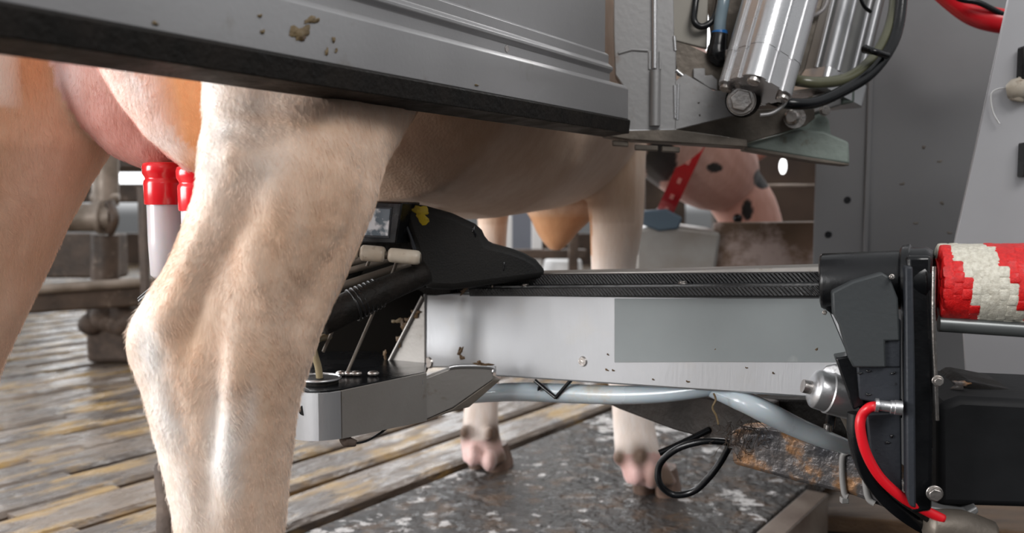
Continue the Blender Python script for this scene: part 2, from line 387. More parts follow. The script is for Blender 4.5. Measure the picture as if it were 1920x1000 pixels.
# far hind leg
legloft([(-420, -60, 260, 1.16, .08, .6), (-150, -150, 260, 1.13, .10, .5), (50, -200, 236, 1.10, .10, .5), (150, -180, 225, 1.09, .098, .45), (275, -150, 200, 1.075, .088, .4), (360, -150, 152, 1.07, .076, .35),
         (420, -170, 122, 1.065, .066, .3), (470, -190, 100, 1.06, .058, .3), (530, -225, 75, 1.055, .052, .25), (590, -240, 48, 1.05, .047, .2), (640, -225, 22, 1.05, .043, .2), (700, -200, -3, 1.05, .040, .2),
         (800, -175, -28, 1.05, .036, .2), (1000, -155, -30, 1.05, .032, .2), (1160, -160, -25, 1.05, .034, .2), (1220, -170, -15, 1.05, .038, .2), (1300, -150, -20, 1.06, .032, .2), (1340, -150, -5, 1.07, .034, .2)])
# udder quarters
legloft([(-150, 70, 400, 1.12, .06, .1), (0, 74, 400, 1.115, .062, .1), (60, 86, 400, 1.11, .064, .1), (110, 94, 400, 1.105, .064, .1), (180, 119, 398, 1.10, .062, .1), (240, 158, 394, 1.095, .056, .1),
         (285, 208, 376, 1.09, .046, .1), (305, 245, 352, 1.085, .034, .1), (318, 275, 330, 1.08, .018, .1)])
legloft([(-150, 165, 470, .99, .05, .15), (0, 165, 470, .985, .052, .15), (60, 171, 465, .98, .054, .15), (130, 190, 460, .975, .054, .15), (200, 230, 455, .972, .052, .15), (260, 280, 448, .97, .044, .15),
         (300, 326, 440, .97, .032, .15), (324, 350, 420, .97, .018, .15)])
# trunk
O = Vector((-.41, .94, 0)); rings = []
for t, zc, hh, hw in ((-.24, 1.20, .08, .09), (-.16, 1.19, .16, .16), (-.02, 1.17, .22, .20), (.18, 1.14, .25, .225), (.34, 1.08, .33, .245), (.5, 1.02, .367, .265), (.8, 1.0, .382, .275), (1.1, 1.0, .368, .262), (1.28, 1.01, .35, .235), (1.42, 1.04, .29, .18), (1.52, 1.06, .18, .11)):
    r = []
    for i in range(40):
        an = 2*math.pi*i/40; ca, sa = math.cos(an), math.sin(an)
        r.append(O+AX*t+LN*(hw*math.copysign(abs(ca)**.85, ca))+Vector((0, 0, zc+hh*math.copysign(abs(sa)**.85, sa))))
    rings.append(r)
cm.loft(rings)
# navel fold and brisket
cm.ellipsoid(P(822, 378, 1.52), (.020, 0, 0), (0, .05, 0), (.004, 0, .024))
cm.loft([[P((a+b)/2+(b-a)/2*math.cos(2*math.pi*i/16), y, Yc+t*math.sin(2*math.pi*i/16)) for i in range(16)] for (y, a, b, Yc, t) in
         ((300, 930, 1200, 2.10, .12), (350, 955, 1180, 2.10, .11), (385, 978, 1150, 2.10, .09), (410, 994, 1112, 2.10, .07), (435, 1005, 1085, 2.10, .05), (455, 1018, 1068, 2.10, .035), (470, 1032, 1052, 2.10, .015))])
# near foreleg, far foreleg
legloft([(60, 1000, 1240, 2.0, .08, .3), (160, 1035, 1228, 2.0, .08, .3), (240, 1065, 1214, 1.99, .078, .3), (300, 1085, 1210, 1.98, .072, .3), (360, 1098, 1209, 1.975, .064, .3), (420, 1106, 1206, 1.97, .054, .2),
         (500, 1108, 1192, 1.97, .042, .2), (580, 1112, 1196, 1.97, .038, .2), (620, 1112, 1204, 1.97, .040, .2), (680, 1128, 1214, 1.965, .034, .2), (740, 1146, 1222, 1.96, .028, .2), (800, 1149, 1228, 1.95, .026, .2),
         (845, 1152, 1238, 1.94, .032, .2), (872, 1162, 1252, 1.935, .030, .2), (905, 1172, 1270, 1.93, .032, .2)])
legloft([(200, 860, 980, 2.22, .08, .3), (330, 885, 965, 2.2, .06, .3), (420, 896, 952, 2.19, .048, .2), (520, 892, 946, 2.18, .036, .2), (600, 886, 948, 2.18, .038, .2), (680, 878, 940, 2.17, .03, .2), (740, 872, 935, 2.16, .026, .2),
         (790, 868, 934, 2.15, .026, .2), (818, 862, 938, 2.145, .030, .2), (838, 864, 944, 2.14, .030, .2), (866, 868, 952, 2.13, .032, .2)])
for (x, y, Y, s_) in ((1192, 888, 1.905, .018), (1222, 892, 1.905, .020), (886, 856, 2.10, .017), (917, 864, 2.10, .018)):   # pink heels
    cm.ellipsoid(P(x, y, Y), (s_, 0, 0), (0, .03, 0), (0, 0, s_*1.5), 14, 8)
for (x, y, Y) in ((1160, 858, 1.92), (1200, 856, 1.915), (872, 810, 2.11), (918, 812, 2.11)):
    cm.ellipsoid(P(x, y, Y), (.013, 0, 0), (0, .014, 0), (0, 0, .018), 12, 8)
# neck and head lowered to the trough
cm.tube([(.10, 2.02, 1.10), (.28, 2.25, .98), (.44, 2.44, .84), (.56, 2.57, .75), (.62, 2.66, .73)], [.20, .185, .155, .13, .10], 24)
cm.tube([(.60, 2.66, .74), (.68, 2.63, .62), (.72, 2.60, .48), (.74, 2.58, .35), (.75, 2.57, .29)], [.09, .088, .072, .056, .058], 20)
for sx in (-1, 1):
    cm.tube([Vector((.62, 2.68, .76))+LN*.06*sx, Vector((.62, 2.70, .80))+LN*.11*sx, Vector((.62, 2.72, .84))+LN*.15*sx], [.018, .032, .008], 10)
body = cm.build('body', None)
mod = body.modifiers.new('r', 'REMESH'); mod.mode = 'VOXEL'; mod.voxel_size = .0055
mod = body.modifiers.new('s', 'SMOOTH'); mod.factor = .5; mod.iterations = 7
dg = bpy.context.evaluated_depsgraph_get(); me = bpy.data.meshes.new_from_object(body.evaluated_get(dg))
body.modifiers.clear(); old = body.data; body.data = me; bpy.data.meshes.remove(old)
nv = len(me.vertices); co_ = np.zeros(nv*3); me.vertices.foreach_get('co', co_); co_ = co_.reshape(-1, 3)
nr = np.zeros(nv*3); me.vertices.foreach_get('normal', nr); nr = nr.reshape(-1, 3)
zz = co_[:, 2]-H; ff = co_[:, 1]*CT-zz*ST; vv = co_[:, 1]*ST+zz*CT
PX = 960+F*co_[:, 0]/ff; PY = 500-F*vv/ff
def gs(px, py, sx, sy, ang=0.):
    a = math.radians(ang); dx = PX-px; dy = PY-py
    u = dx*math.cos(a)+dy*math.sin(a); v = -dx*math.sin(a)+dy*math.cos(a)
    return np.exp(-.5*((u/sx)**2+(v/sy)**2))
nearleg = (co_[:, 1] < 1.0) & (PX > 225) & (PX < 830)
dep = np.zeros(nv)
# anatomical relief on the near hind leg (ang is the direction of sx, clockwise from right)
for (px, py, sx, sy, an, amp) in ((370, 560, 95, 16, -62, -.007), (352, 640, 60, 15, -75, -.005), (300, 600, 28, 28, 0, .004), (430, 480, 90, 20, -70, -.004), (500, 560, 110, 18, 62, .004),
    (480, 330, 60, 30, 60, .006), (440, 250, 60, 14, 20, -.004), (560, 215, 70, 10, 8, -.003), (640, 300, 60, 14, 25, -.002), (395, 820, 120, 10, -84, -.004), (425, 830, 110, 10, -88, .004), (470, 830, 130, 12, -88, -.004),
    (335, 780, 110, 10, 72, -.003), (640, 450, 50, 20, 110, .003), (520, 480, 40, 8, 55, -.003), (450, 700, 40, 26, 90, .003), (365, 450, 60, 9, -65, .003)):
    dep += np.where(nearleg, gs(px, py, sx, sy, an)*amp, 0)
# low-frequency coat undulation
for i in range(nv):
    if nearleg[i] or PX[i] < 400:
        p = co_[i]
        dep[i] += .0018*noise.noise(Vector((p[0]*34, p[1]*34, p[2]*16)))+.0009*noise.noise(Vector((p[0]*70, p[1]*70, p[2]*60+p[0]*30)))+.0007*noise.noise(Vector((p[0]*60, p[1]*60, p[2]*150+p[0]*70)))
co_ += nr*dep[:, None]; me.vertices.foreach_set('co', co_.ravel())
# coat colour, with some light painted in on leg and udder
cream = np.array((.77, .585, .46)); white = np.array((.90, .86, .83)); tan = np.array((.66, .43, .28)); pink = np.array((.78, .47, .42)); orange = np.array((.56, .28, .13))
colr = np.tile(cream, (nv, 1))
def paint(wt, c):
    global colr
    wt = np.clip(wt, 0, 1)[:, None]; colr = colr*(1-wt)+np.array(c)*wt
nn = np.array([noise.noise(Vector((p[0]*11, p[1]*11, p[2]*7))) for p in co_])
n3 = np.array([noise.noise(Vector((p[0]*40+5, p[1]*40, p[2]*22))) for p in co_])
paint(.35+nn*.9, tan*.45+cream*.55)
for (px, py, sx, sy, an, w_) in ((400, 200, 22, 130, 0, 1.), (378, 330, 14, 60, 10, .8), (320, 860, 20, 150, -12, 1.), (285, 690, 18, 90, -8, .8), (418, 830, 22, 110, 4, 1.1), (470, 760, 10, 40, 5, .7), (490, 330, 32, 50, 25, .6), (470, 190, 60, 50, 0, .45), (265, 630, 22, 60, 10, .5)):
    paint(np.where(nearleg, gs(px, py, sx, sy, an)*w_*(1+.7*n3+.5*nn), 0), white)  # white hair streaks; along the left edge they also paint in its light
for (px, py, sx, sy, an, w_) in ((560, 420, 90, 90, 0, .45), (470, 700, 40, 60, 0, .5), (350, 650, 30, 60, 0, .45), (330, 540, 16, 50, 30, .5), (450, 720, 12, 50, 0, .35), (560, 230, 90, 8, 8, .5)):
    paint(np.where(nearleg, gs(px, py, sx, sy, an)*w_*1.25*(1+.8*n3), 0), tan*1.0)
ud = (co_[:, 1] > .90) & (co_[:, 1] < 1.20) & (PX > 60) & (PX < 400) & (PY < 332) & (PX > np.interp(PY, (-100, 60, 110, 180, 240, 285, 310, 330), (66, 84, 91, 115, 154, 200, 240, 262)))
xB = np.interp(PY, (0, 75, 130, 200, 260, 300, 318), (168, 175, 190, 230, 280, 330, 362))
paint(np.where(ud, .95, 0), pink)
paint(np.where(ud & (PX > xB-2), .75, 0), (.84, .56, .46))
paint(np.where(ud & (PX > xB), np.clip((PX-285-PY*.12+nn*20)/40, 0, 1), 0), orange*1.45)  # orange right part paints in the warm bounce light
paint(np.where(ud & (PX > xB) & (PX < xB+60), .5+.9*n3+nn*.4, 0), (.90, .76, .72))
paint(np.where(ud & (PX < xB-2), .55+.9*n3+nn*.5-np.clip((PX-110)/140, 0, .9), 0), (.93, .74, .74))  # whitish left rim is light painted onto the shaded quarter
paint(np.where(ud & (PX < xB-2), np.clip((PY-140)/160, 0, .6), 0), (.66, .27, .22))
far = (PX < 240) & ~ud & (co_[:, 1] > .95) & (co_[:, 1] < 1.25)
paint(np.where(far, .55+.5*nn, 0), tan); paint(np.where(far & (PX < 40) & (PY < 200), gs(10, 130, 22, 60)*1.2, 0), white)
paint(np.where(far, gs(60, 120, 35, 60)*.8, 0), orange*1.2)
br = (co_[:, 1] > 1.9) & (PX > 985) & (PX < 1110) & (PY > 385) & (PY < 480)
paint(np.where(br, .95*np.clip((PY-385)/25, 0, 1), 0), orange)
belly = (co_[:, 1] > 1.2) & (co_[:, 1] < 2.3) & (PX > 690) & (PX < 1190) & (PY < 420) & ~br
paint(np.where(belly, .5+.3*nn, 0), tan*.85)
fl_ = (co_[:, 1] > 1.85) & (PX < 1300) & (PY > 380); paint(np.where(fl_ & ~br, .85*np.clip((PY-380)/160, 0, 1), 0), (.80, .73, .69)); fl_ = fl_ & (PY > 700)
paint(np.where(fl_ & (PY > 850) & (PX > 1150), .85, 0), (.72, .42, .40)); paint(np.where(fl_ & (PY > 825) & (PX < 1000), .85, 0), (.75, .50, .48))
for (px, py, s_) in ((1160, 858, 10), (1200, 856, 14), (868, 812, 9), (925, 815, 13), (1245, 900, 22), (945, 865, 14)):
    paint(np.where(fl_, gs(px, py, s_, s_*1.2)*1.3, 0), (.12, .075, .05))
neck = (co_[:, 1] > 2.15) & (PX > 1208)
paint(np.where(neck, .9, 0), (.80, .52, .45)); paint(np.where(neck, np.clip((PX-1270)/180, 0, .6), 0), (.78, .36, .27))
for (px, py, sx, sy, th_) in ((1238, 300, 26, 34, .45), (1340, 315, 13, 8, .5), (1429, 336, 15, 17, .5), (1401, 394, 9, 17, .5), (1225, 335, 14, 20, .5)):
    g_ = gs(px, py, sx, sy)+.12*n3; paint(np.where(neck, np.clip((g_-th_)*14, 0, 1), 0), (.012, .01, .01))
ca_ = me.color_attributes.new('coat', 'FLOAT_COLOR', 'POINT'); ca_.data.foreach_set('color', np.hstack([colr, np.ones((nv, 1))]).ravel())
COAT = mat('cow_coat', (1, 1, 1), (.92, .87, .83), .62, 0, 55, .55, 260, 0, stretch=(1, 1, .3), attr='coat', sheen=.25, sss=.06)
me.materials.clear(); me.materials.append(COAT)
for p in me.polygons: p.use_smooth = True
me.update()
body.name = 'cow'; tag(body, 'cream and white dairy cow standing in the milking stall with a pink udder', 'cow')
cow = body
def hoof(c, s_=1., side=1):
    m = MB(); c = Vector(c)
    for sd in (-1, 1):
        o = c+LN*(.026*sd*s_)
        m.loft([[o+AX*(fx+rr*1.5*math.cos(2*math.pi*i/16)*s_)+LN*(rr*.8*math.sin(2*math.pi*i/16)*s_)+Vector((0, 0, z)) for i in range(16)] for z, rr, fx in ((0, .033, .02), (.012, .033, .018), (.04, .029, .008), (.062, .025, 0))])
    return m.build('hoof', HOOFM, cow, smooth=True, auto=50)
hoof((G(1226, 922).x, 1.98, 0)); hoof((G(914, 880).x, 2.17, 0)); hoof((P(460, 1600, .87).x, .885, 0), 1.15); hoof((P(-78, 1340, 1.07).x, 1.09, 0), 1.15)
for (p, q) in (((.64, 2.565, .60), 1), ((.755, 2.64, .60), 1)):
    MB().ellipsoid(p, (.016, 0, 0), (0, .016, 0), (0, 0, .016), 14, 8).build('eye', BLACKP, cow, smooth=True)
# short hairs standing off the near leg and the udder
def hairs():
    me.calc_loop_triangles(); tri = np.zeros(len(me.loop_triangles)*3, dtype=np.int64); me.loop_triangles.foreach_get('vertices', tri); tri = tri.reshape(-1, 3)
    A = co_[tri[:, 0]]; B = co_[tri[:, 1]]; C = co_[tri[:, 2]]
    cen = (A+B+C)/3; area_ = np.linalg.norm(np.cross(B-A, C-A), axis=1)/2
    px = PX[tri[:, 0]]; py = PY[tri[:, 0]]; ny = nr[tri[:, 0]]
    vis = (px > -40) & (px < 840) & (py > 20) & (py < 1040) & (cen[:, 1] < 1.2)
    view = -cen; view[:, 2] += H; view /= np.linalg.norm(view, axis=1)[:, None]
    fac = (ny*view).sum(1); vis &= fac > -.25
    wt = area_*vis; NH_ = 70000
    idx = np.random.choice(len(tri), NH_, p=wt/wt.sum()); r1 = np.sqrt(np.random.rand(NH_, 1)); r2 = np.random.rand(NH_, 1)
    base = A[idx]*(1-r1)+B[idx]*(r1*(1-r2))+C[idx]*(r1*r2); nrm = ny[idx]; c0 = colr[tri[idx, 0]]
    base = base-nrm*.0008
    flow = np.tile(np.array((.12, .0, -1.)), (NH_, 1))
    fx = np.array([noise.noise(Vector((b[0]*16, b[1]*16, b[2]*16))) for b in base]); fz = np.array([noise.noise(Vector((b[0]*70+9, b[1]*70, b[2]*70))) for b in base])
    flow[:, 0] += fx*1.8+fz*.9; flow[:, 1] -= fx*.6
    flow += np.random.randn(NH_, 3)*.13
    flow -= nrm*(flow*nrm).sum(1)[:, None]; flow /= np.linalg.norm(flow, axis=1)[:, None]+1e-9
    ln = (.0048+.003*np.random.rand(NH_, 1))*np.where((ud[tri[idx, 0]])[:, None], .8, 1.)
    lift = .22+.18*np.random.rand(NH_, 1)
    p1 = base+flow*ln*.5+nrm*ln*lift*.75; p2 = base+flow*ln+nrm*ln*lift
    pts = np.stack([base, p1, p2], 1).reshape(-1, 3)
    hc = bpy.data.hair_curves.new('coat_hair'); hc.add_curves([3]*NH_)
    hc.attributes['position'].data.foreach_set('vector', pts.ravel().astype(np.float32)) if 'position' in hc.attributes else None
    ra = hc.attributes.get('radius') or hc.attributes.new('radius', 'FLOAT', 'POINT')
    ra.data.foreach_set('value', np.tile(np.array((.00011, .00008, .00002), dtype=np.float32), NH_))
    at = hc.attributes.new('coat', 'FLOAT_COLOR', 'CURVE')
    vr = .9+.28*np.random.rand(NH_, 1); cc = np.clip(c0*vr*1.08+.03, 0, .95)
    at.data.foreach_set('color', np.hstack([cc, np.ones((NH_, 1))]).astype(np.float32).ravel())
    hm = mat('coat_hair', (1, 1, 1), (.95, .93, .9), .5, 0, 50, attr='coat')
    hc.materials.append(hm)
    o = bpy.data.objects.new('coat_hair', hc); COL.objects.link(o); o.parent = cow; tag(o, kind='stuff'); return o
hairs()

# ------------------------------------------------------------------ teat cups
def teat_cup(px, py, Y, name_label, s_=1., bot=150):
    top = P(px, py, Y); dn = Vector((.0, .0, -1)); r = .0215*s_*1.02
    t = thing('teat_cup', top+dn*.13, name_label, 'teat cup', 'milking cups on the udder')
    def q(y): return (py+y)
    L_ = .048
    MB().lathe(top, top+dn*L_, [(0, r*.9), (.03, r*1.02), (.12, r*1.07), (.27, r*1.05), (.36, r*.93), (.40, r*.93), (.43, r*1.0), (.5, r*1.02), (.97, r*1.0), (1, r*.97)], 36).build('rubber_liner', REDRUB, t, smooth=True, auto=50)
    a = top+dn*L_; b = top+dn*(.133)
    MB().lathe(a, b, [(0, r*.88), (.5, r*.87), (.95, r*.8), (1, r*.6)], 32).build('shell', CUPSH, t, smooth=True, auto=50)
    c = b+Vector((-.030, 0, -.028))
    MB().tube([b+Vector((0, 0, .004)), b+Vector((-.005, 0, -.008)), c], [.006, .008, .0065], 12).build('hose_end', BLACKP, t, smooth=True, auto=50)
    return t
teat_cup(306, 305, 1.045, 'red and white milking cup fully in view on the rear teat')
teat_cup(372, 312, .985, 'milking cup mostly hidden behind the near hind leg, thin red edge showing')

# ------------------------------------------------------------------ stall side panel along the top
BP = Plane((-.31, .55), (-.31+.582, 1.55))
def bz(y, px=1100): return BP.at(px, y).z
z0, z1, z2, z3, z4 = bz(240), bz(211), bz(147), bz(117), bz(86)
sA = BP.at(-260, 0); sA.z = 0; sB = BP.at(1173, 0); sB.z = 0; sC = BP.at(1152, 0); sC.z = 0
bm_ = thing('stall_divider', (sB.x, sB.y, z0), 'long grey steel stall panel crossing the top above the cow', 'stall panel')
def profile(prof, a, b, name, m_, par, bevel=.001):
    m = MB(); m.loft([[a+BP.n*o+Vector((0, 0, z)) for o, z in prof], [b+BP.n*o+Vector((0, 0, z)) for o, z in prof]]); return m.build(name, m_, par, bevel=bevel)
profile([(.006, z1), (.006, z2-.002), (.001, z2+.004), (-.004, z2+.005), (-.03, z2+.005), (-.03, z1)], sA, sB, 'lower_flange', PANEL, bm_)
profile([(-.006, z2+.003), (-.006, z3-.004), (-.001, z3), (-.001, z3+.004), (-.008, z3+.010), (-.008, z4), (-.013, z4+.004), (-.03, z4+.004), (-.03, z2+.003)], sA, sC, 'stepped_rail', PANEL, bm_)
profile([(-.014, z4-.004), (-.014, 1.55), (-.026, 1.55), (-.026, z4-.004)], sA, sC, 'upper_sheet', PANEL, bm_)
profile([(.008, z0), (.010, z1-.002), (.004, z1+.001), (-.032, z1+.001), (-.034, z0-.004)], sA, sB, 'rubber_edge', BLACKR, bm_)
MB().hexbolt(BP.off(-.008).at(947, 92), BP.n, .0045, .003).build('bolt', CHROME, bm_, bevel=.0003)
def splat(pl, px, py, rx, ry, mat_, par, seed=0, n=26, name='dirt_spot', ang=0., th=.0012):
    r_ = random.Random(seed); c = pl.at(px, py); k = r_.uniform(0, 9); pts = []; a = math.radians(ang)
    for i in range(n):
        t = 2*math.pi*i/n; q = 1+.35*math.sin(2*t+k)+.25*math.sin(3*t+2*k)+.15*math.sin(7*t+k)
        u = rx*q*math.cos(t); v = ry*q*math.sin(t); pts.append(pl.at(px+u*math.cos(a)-v*math.sin(a), py+u*math.sin(a)+v*math.cos(a))+pl.n*.0002)
    m = MB(); cc = c+pl.n*th; ins = [cc+(p-c)*.75 for p in pts]; m.add([*pts, *ins], [tuple(range(n, 2*n))]+[(i, (i+1) % n, n+(i+1) % n, n+i) for i in range(n)])
    return m.build(name, mat_, par, smooth=True)
FP = BP.off(.006)
splat(FP, 562, 62, 14, 18, DUNG2, bm_, 3, ang=20); splat(FP, 584, 38, 15, 6, DUNG2, bm_, 5, ang=-25); splat(FP, 566, 72, 6, 7, DUNG, bm_, 8)
for i, (x, y, a, b) in enumerate(((487, 30, 3, 4), (625, 75, 2, 7), (612, 98, 2, 8), (492, 60, 3, 5), (290, 44, 5, 4), (630, 95, 2, 4), (893, 160, 3, 2))): splat(FP, x, y, a, b, DUNG2, bm_, 20+i)

# ------------------------------------------------------------------ hinge post and actuator assembly, top right
TP = Plane((.10, 1.46), (.60, 1.40))
hp = thing('hinge_post', TP.at(1230, 250), 'grey welded steel hinge post at the end of the stall panel', 'post')
slab(TP, [(1150, -60), (1262, -60), (1264, 76), (1268, 90), (1268, 243), (1172, 245), (1170, 165), (1153, 140), (1150, 60)], .05, 'post_body', POSTM, hp, .002)
p0 = TP.off(.004)
tubeo([p0.at(1227, -50), p0.at(1227, 128)], .0042, 'hinge_rod', ALU, hp, 14, False)
tubeo([p0.at(1229, 132), p0.at(1228, 236)], .0085, 'hinge_sleeve', POSTM, hp, 18, False)
slab(TP.off(.003), [(1216, 96), (1221, 96), (1221, 130), (1216, 130)], .006, 'hinge_lug', POSTM, hp, .0005)
slab(TP.off(.003), [(1236, 96), (1240, 96), (1240, 130), (1236, 130)], .006, 'hinge_lug', POSTM, hp, .0005)
for pts in ([(1160, 100), (1185, 93), (1215, 95)], [(1264, 68), (1266, 95)], [(1272, 158), (1270, 225)], [(1268, 132), (1280, 142)], [(1172, 246), (1268, 245)], [(1265, 160), (1266, 222)]):
    tubeo([TP.at(*p) for p in pts], .0028, 'weld_bead', ALU if len(pts) == 2 else POSTM, hp, 8, False)
slab(TP.off(-.03), [(1258, -60), (1330, -60), (1326, 92), (1262, 76)], .01, 'back_plate', mat('beige_grey_plate', (.34, .32, .28), (.28, .26, .23), .5, .3, 5), hp, .002)
slab(TP.off(-.06), [(1320, -60), (1560, -60), (1510, 130), (1470, 190), (1345, 190)], .01, 'dark_backing', GRIME, hp, .002)
slab(TP.off(-.012), [(1262, 76), (1290, 84), (1352, 112), (1352, 170), (1320, 160), (1270, 140)], .012, 'angled_web', GRIME, hp, .001)
slab(TP.off(.001), [(1266, 242), (1266, 152), (1284, 138), (1338, 170), (1392, 172), (1408, 190), (1398, 212), (1330, 228), (1268, 243)], .010, 'gusset_plate', POSTM, hp, .0015)
slab(TP.off(-.006), [(1300, 128), (1322, 128), (1322, 142), (1335, 140), (1345, 150), (1345, 170), (1330, 165), (1300, 145)], .01, 'notched_lug', POSTM, hp, .001)
for (x, y) in ((1310, 193), (1312, 216)): splat(TP.off(.001), x, y, 1.6, 1.6, DIRT, hp, x)
pb = thing('pivot_bolt', TP.off(.004).at(1392, 190), 'large hex pivot bolt with washers under the front cylinder', 'bolt', None)
c_ = TP.off(.066).at(1390, 190)
tn = (TP.n+Vector((-.15, 0, .0))).normalized()
MB().cyl(c_-tn*.004, c_+tn*.003, .0215, n=32).build('washer', CHROME, pb, smooth=True, auto=40)
MB().hexbolt(c_+tn*.003, tn, .0165, .013).build('hex_head', CHROME, pb, bevel=.0015)
pb2 = thing('pivot_bolt', TP.off(-.04).at(1487, 220), 'smaller dirty pivot bolt on the lower link plate, right of the big one', 'bolt')
c_ = TP.off(-.045).at(1490, 221)
MB().cyl(c_-tn*.03, c_+tn*.004, .017, n=28).build('washer', CHROME, pb2, smooth=True, auto=40)
MB().lathe(c_+tn*.004-Vector((.004, 0, 0)), c_+tn*.020-Vector((.006, 0, 0)), [(0, .012), (.7, .012), (1, .008)]).build('round_head', CHROME, pb2, smooth=True, auto=40)
bt = tag(slab(TP.off(-.055), [(1268, 243), (1395, 207), (1470, 203), (1500, 198), (1527, 205), (1528, 222), (1510, 236), (1400, 268), (1268, 262)], .012, 'link_plate', GRIME, None, .001), 'brown stained link plate below the actuator cylinders', 'plate')
mp_ = thing('mounting_plate', TP.at(1260, 262), 'dark greasy mounting plate under the hinge post with bolt heads below', 'plate')
slab(TP.off(.004), [(1128, 254), (1172, 245), (1268, 243), (1400, 262), (1402, 276), (1180, 262)], .07, 'plate_body', GRIME, mp_, .0015)
for (x, y, w_) in ((1163, 270, 15), (1212, 278, 22), (1258, 281, 17)):
    slab(TP.off(-.004), [(x-w_, y-7), (x+w_, y-5), (x+w_, y+5), (x-w_, y+3)], .02, 'bolt_head', GRIME, mp_, .0015)
slab(TP.off(.0), [(1105, 228), (1172, 243), (1172, 252), (1125, 250)], .03, 'rubber_stop', BLACKR, mp_, .001)
cs = thing('casting_arm', TP.off(-.08).at(1500, 270), 'pale green grey cast arm reaching right toward the cabinet', 'arm')
slab(TP.off(-.07), [(1396, 268), (1500, 242), (1545, 246), (1592, 266), (1594, 308), (1530, 299), (1396, 277)], .05, 'flange', GRSTEEL, cs, .004)
slab(TP.off(-.10), [(1440, 262), (1470, 200), (1500, 190), (1535, 200), (1555, 225), (1560, 262)], .05, 'upright_web', GRSTEEL, cs, .003)
slab(TP.off(-.069), [(1396, 275), (1530, 297), (1592, 307), (1592, 311), (1525, 303), (1396, 281)], .052, 'lower_lip', GRIME, cs, .001)

# cylinders: rounded square extrusion with grooves
def rsq(c, u, v, h, rr, groove=True):
    pts = []
    for qx, qy, a0 in ((1, 1, 0), (-1, 1, 90), (-1, -1, 180), (1, -1, 270)):
        for k in range(7):
            a = math.radians(a0+15*k); pts.append((qx*(h-rr)+rr*math.cos(a), qy*(h-rr)+rr*math.sin(a)))
        if groove:
            e0 = pts[-1]; nx, ny = ((-1, 0) if a0 == 0 else (0, -1) if a0 == 90 else (1, 0) if a0 == 180 else (0, 1))
            ox, oy = ((0, 1) if a0 == 0 else (-1, 0) if a0 == 90 else (0, -1) if a0 == 180 else (1, 0))
            for al, dp in ((rr*.0+.15*h, 0), (.17*h, .06*h), (.55*h, .06*h), (.57*h, 0)):
                pass
            span = 2*(h-rr)
            for f, dp in ((.10, 0), (.12, .10*h), (.30, .10*h), (.32, .02*h), (.68, .02*h), (.70, .10*h), (.88, .10*h), (.90, 0)):
                pts.append((e0[0]+nx*span*f-ox*dp, e0[1]+ny*span*f-oy*dp))
    return [c+u*x+v*y for x, y in pts]
def sqcyl(par, name, a, b, h, rr, m_, groove=True, ref=None, bev=0):
    d = (b-a).normalized(); u = ref-d*ref.dot(d); u.normalize(); v = d.cross(u)
    m = MB(); m.loft([rsq(a, u, v, h, rr, groove), rsq(b, u, v, h, rr, groove)]); return m.build(name, m_, par, smooth=True, auto=25)
refA = Vector((1, .55, .3))
a = P(1486, -85, 1.40); b = P(1431, 112, 1.36); d = (b-a).normalized()
ac = thing('actuator_cylinder', b, 'front silver aluminium actuator cylinder tilted above the big pivot bolt', 'cylinder')
sqcyl(ac, 'barrel', a, b, .0445, .021, ALU, True, refA)
c2 = b+d*.050
sqcyl(ac, 'end_cap', b, c2, .0438, .020, ALU, True, refA)
u_ = (refA-d*refA.dot(d)).normalized(); v_ = d.cross(u_)
for sx, sy in ((1, 1), (-1, 1), (1, -1), (-1, -1)):
    cc = c2+u_*.029*sx+v_*.029*sy
    MB().lathe(cc, cc+d*.008, [(0, .0095), (.8, .0095), (1, .008)], 20).build('cap_screw', CHROME, ac, smooth=True, auto=40)
MB().cyl(TP.off(.02).at(1393, 186), TP.off(.062).at(1393, 188), .026, n=30).build('clevis_eye', BLACKR, ac, smooth=True, auto=40)
tubeo([P(1478, 178, 1.345), P(1470, 196, 1.345), P(1448, 212, 1.345), P(1425, 216, 1.345)], .0028, 'retaining_strip', POSTM, ac, 8)
a = P(1606, -85, 1.58); b = P(1548, 150, 1.55); d = (b-a).normalized()
ac2 = thing('actuator_cylinder', b, 'rear ribbed actuator cylinder behind the front one, with tie rods', 'cylinder')
sqcyl(ac2, 'barrel', a, b, .046, .008, mat('satin_alu', (.30, .30, .29), (.24, .24, .23), .42, .5, 10), False, refA)
u_ = (refA-d*refA.dot(d)).normalized(); v_ = d.cross(u_)
cn = (-b).normalized(); cn.z = 0; sd = cn.cross(d).normalized()
fr = (cn-d*cn.dot(d)).normalized()
for off, r in ((-.052, .006), (-.040, .004), (-.016, .005), (.0, .011), (.017, .0035), (.046, .004), (.056, .006)):
    tubeo([a+fr*.052-sd*off*1.0, b+fr*.052-sd*off*1.0], r, 'tie_rod', STEEL, ac2, 14, False)
c2 = b+d*.035
sqcyl(ac2, 'end_cap', b, c2, .050, .010, ALU, False, refA)
MB().box(P(1545, 190, 1.52), .05, .03, .03, (1, 0, .3)).build('foot_block', POSTM, ac2, bevel=.003)
MB().hexbolt(P(1546, 208, 1.49), TP.n, .007, .008).build('bolt', CHROME, ac2, bevel=.0005)
MB().box(P(1587, 178, 1.52), .022, .02, .03, (1, 0, .2)).build('port_block', GRSTEEL, ac2, bevel=.003)
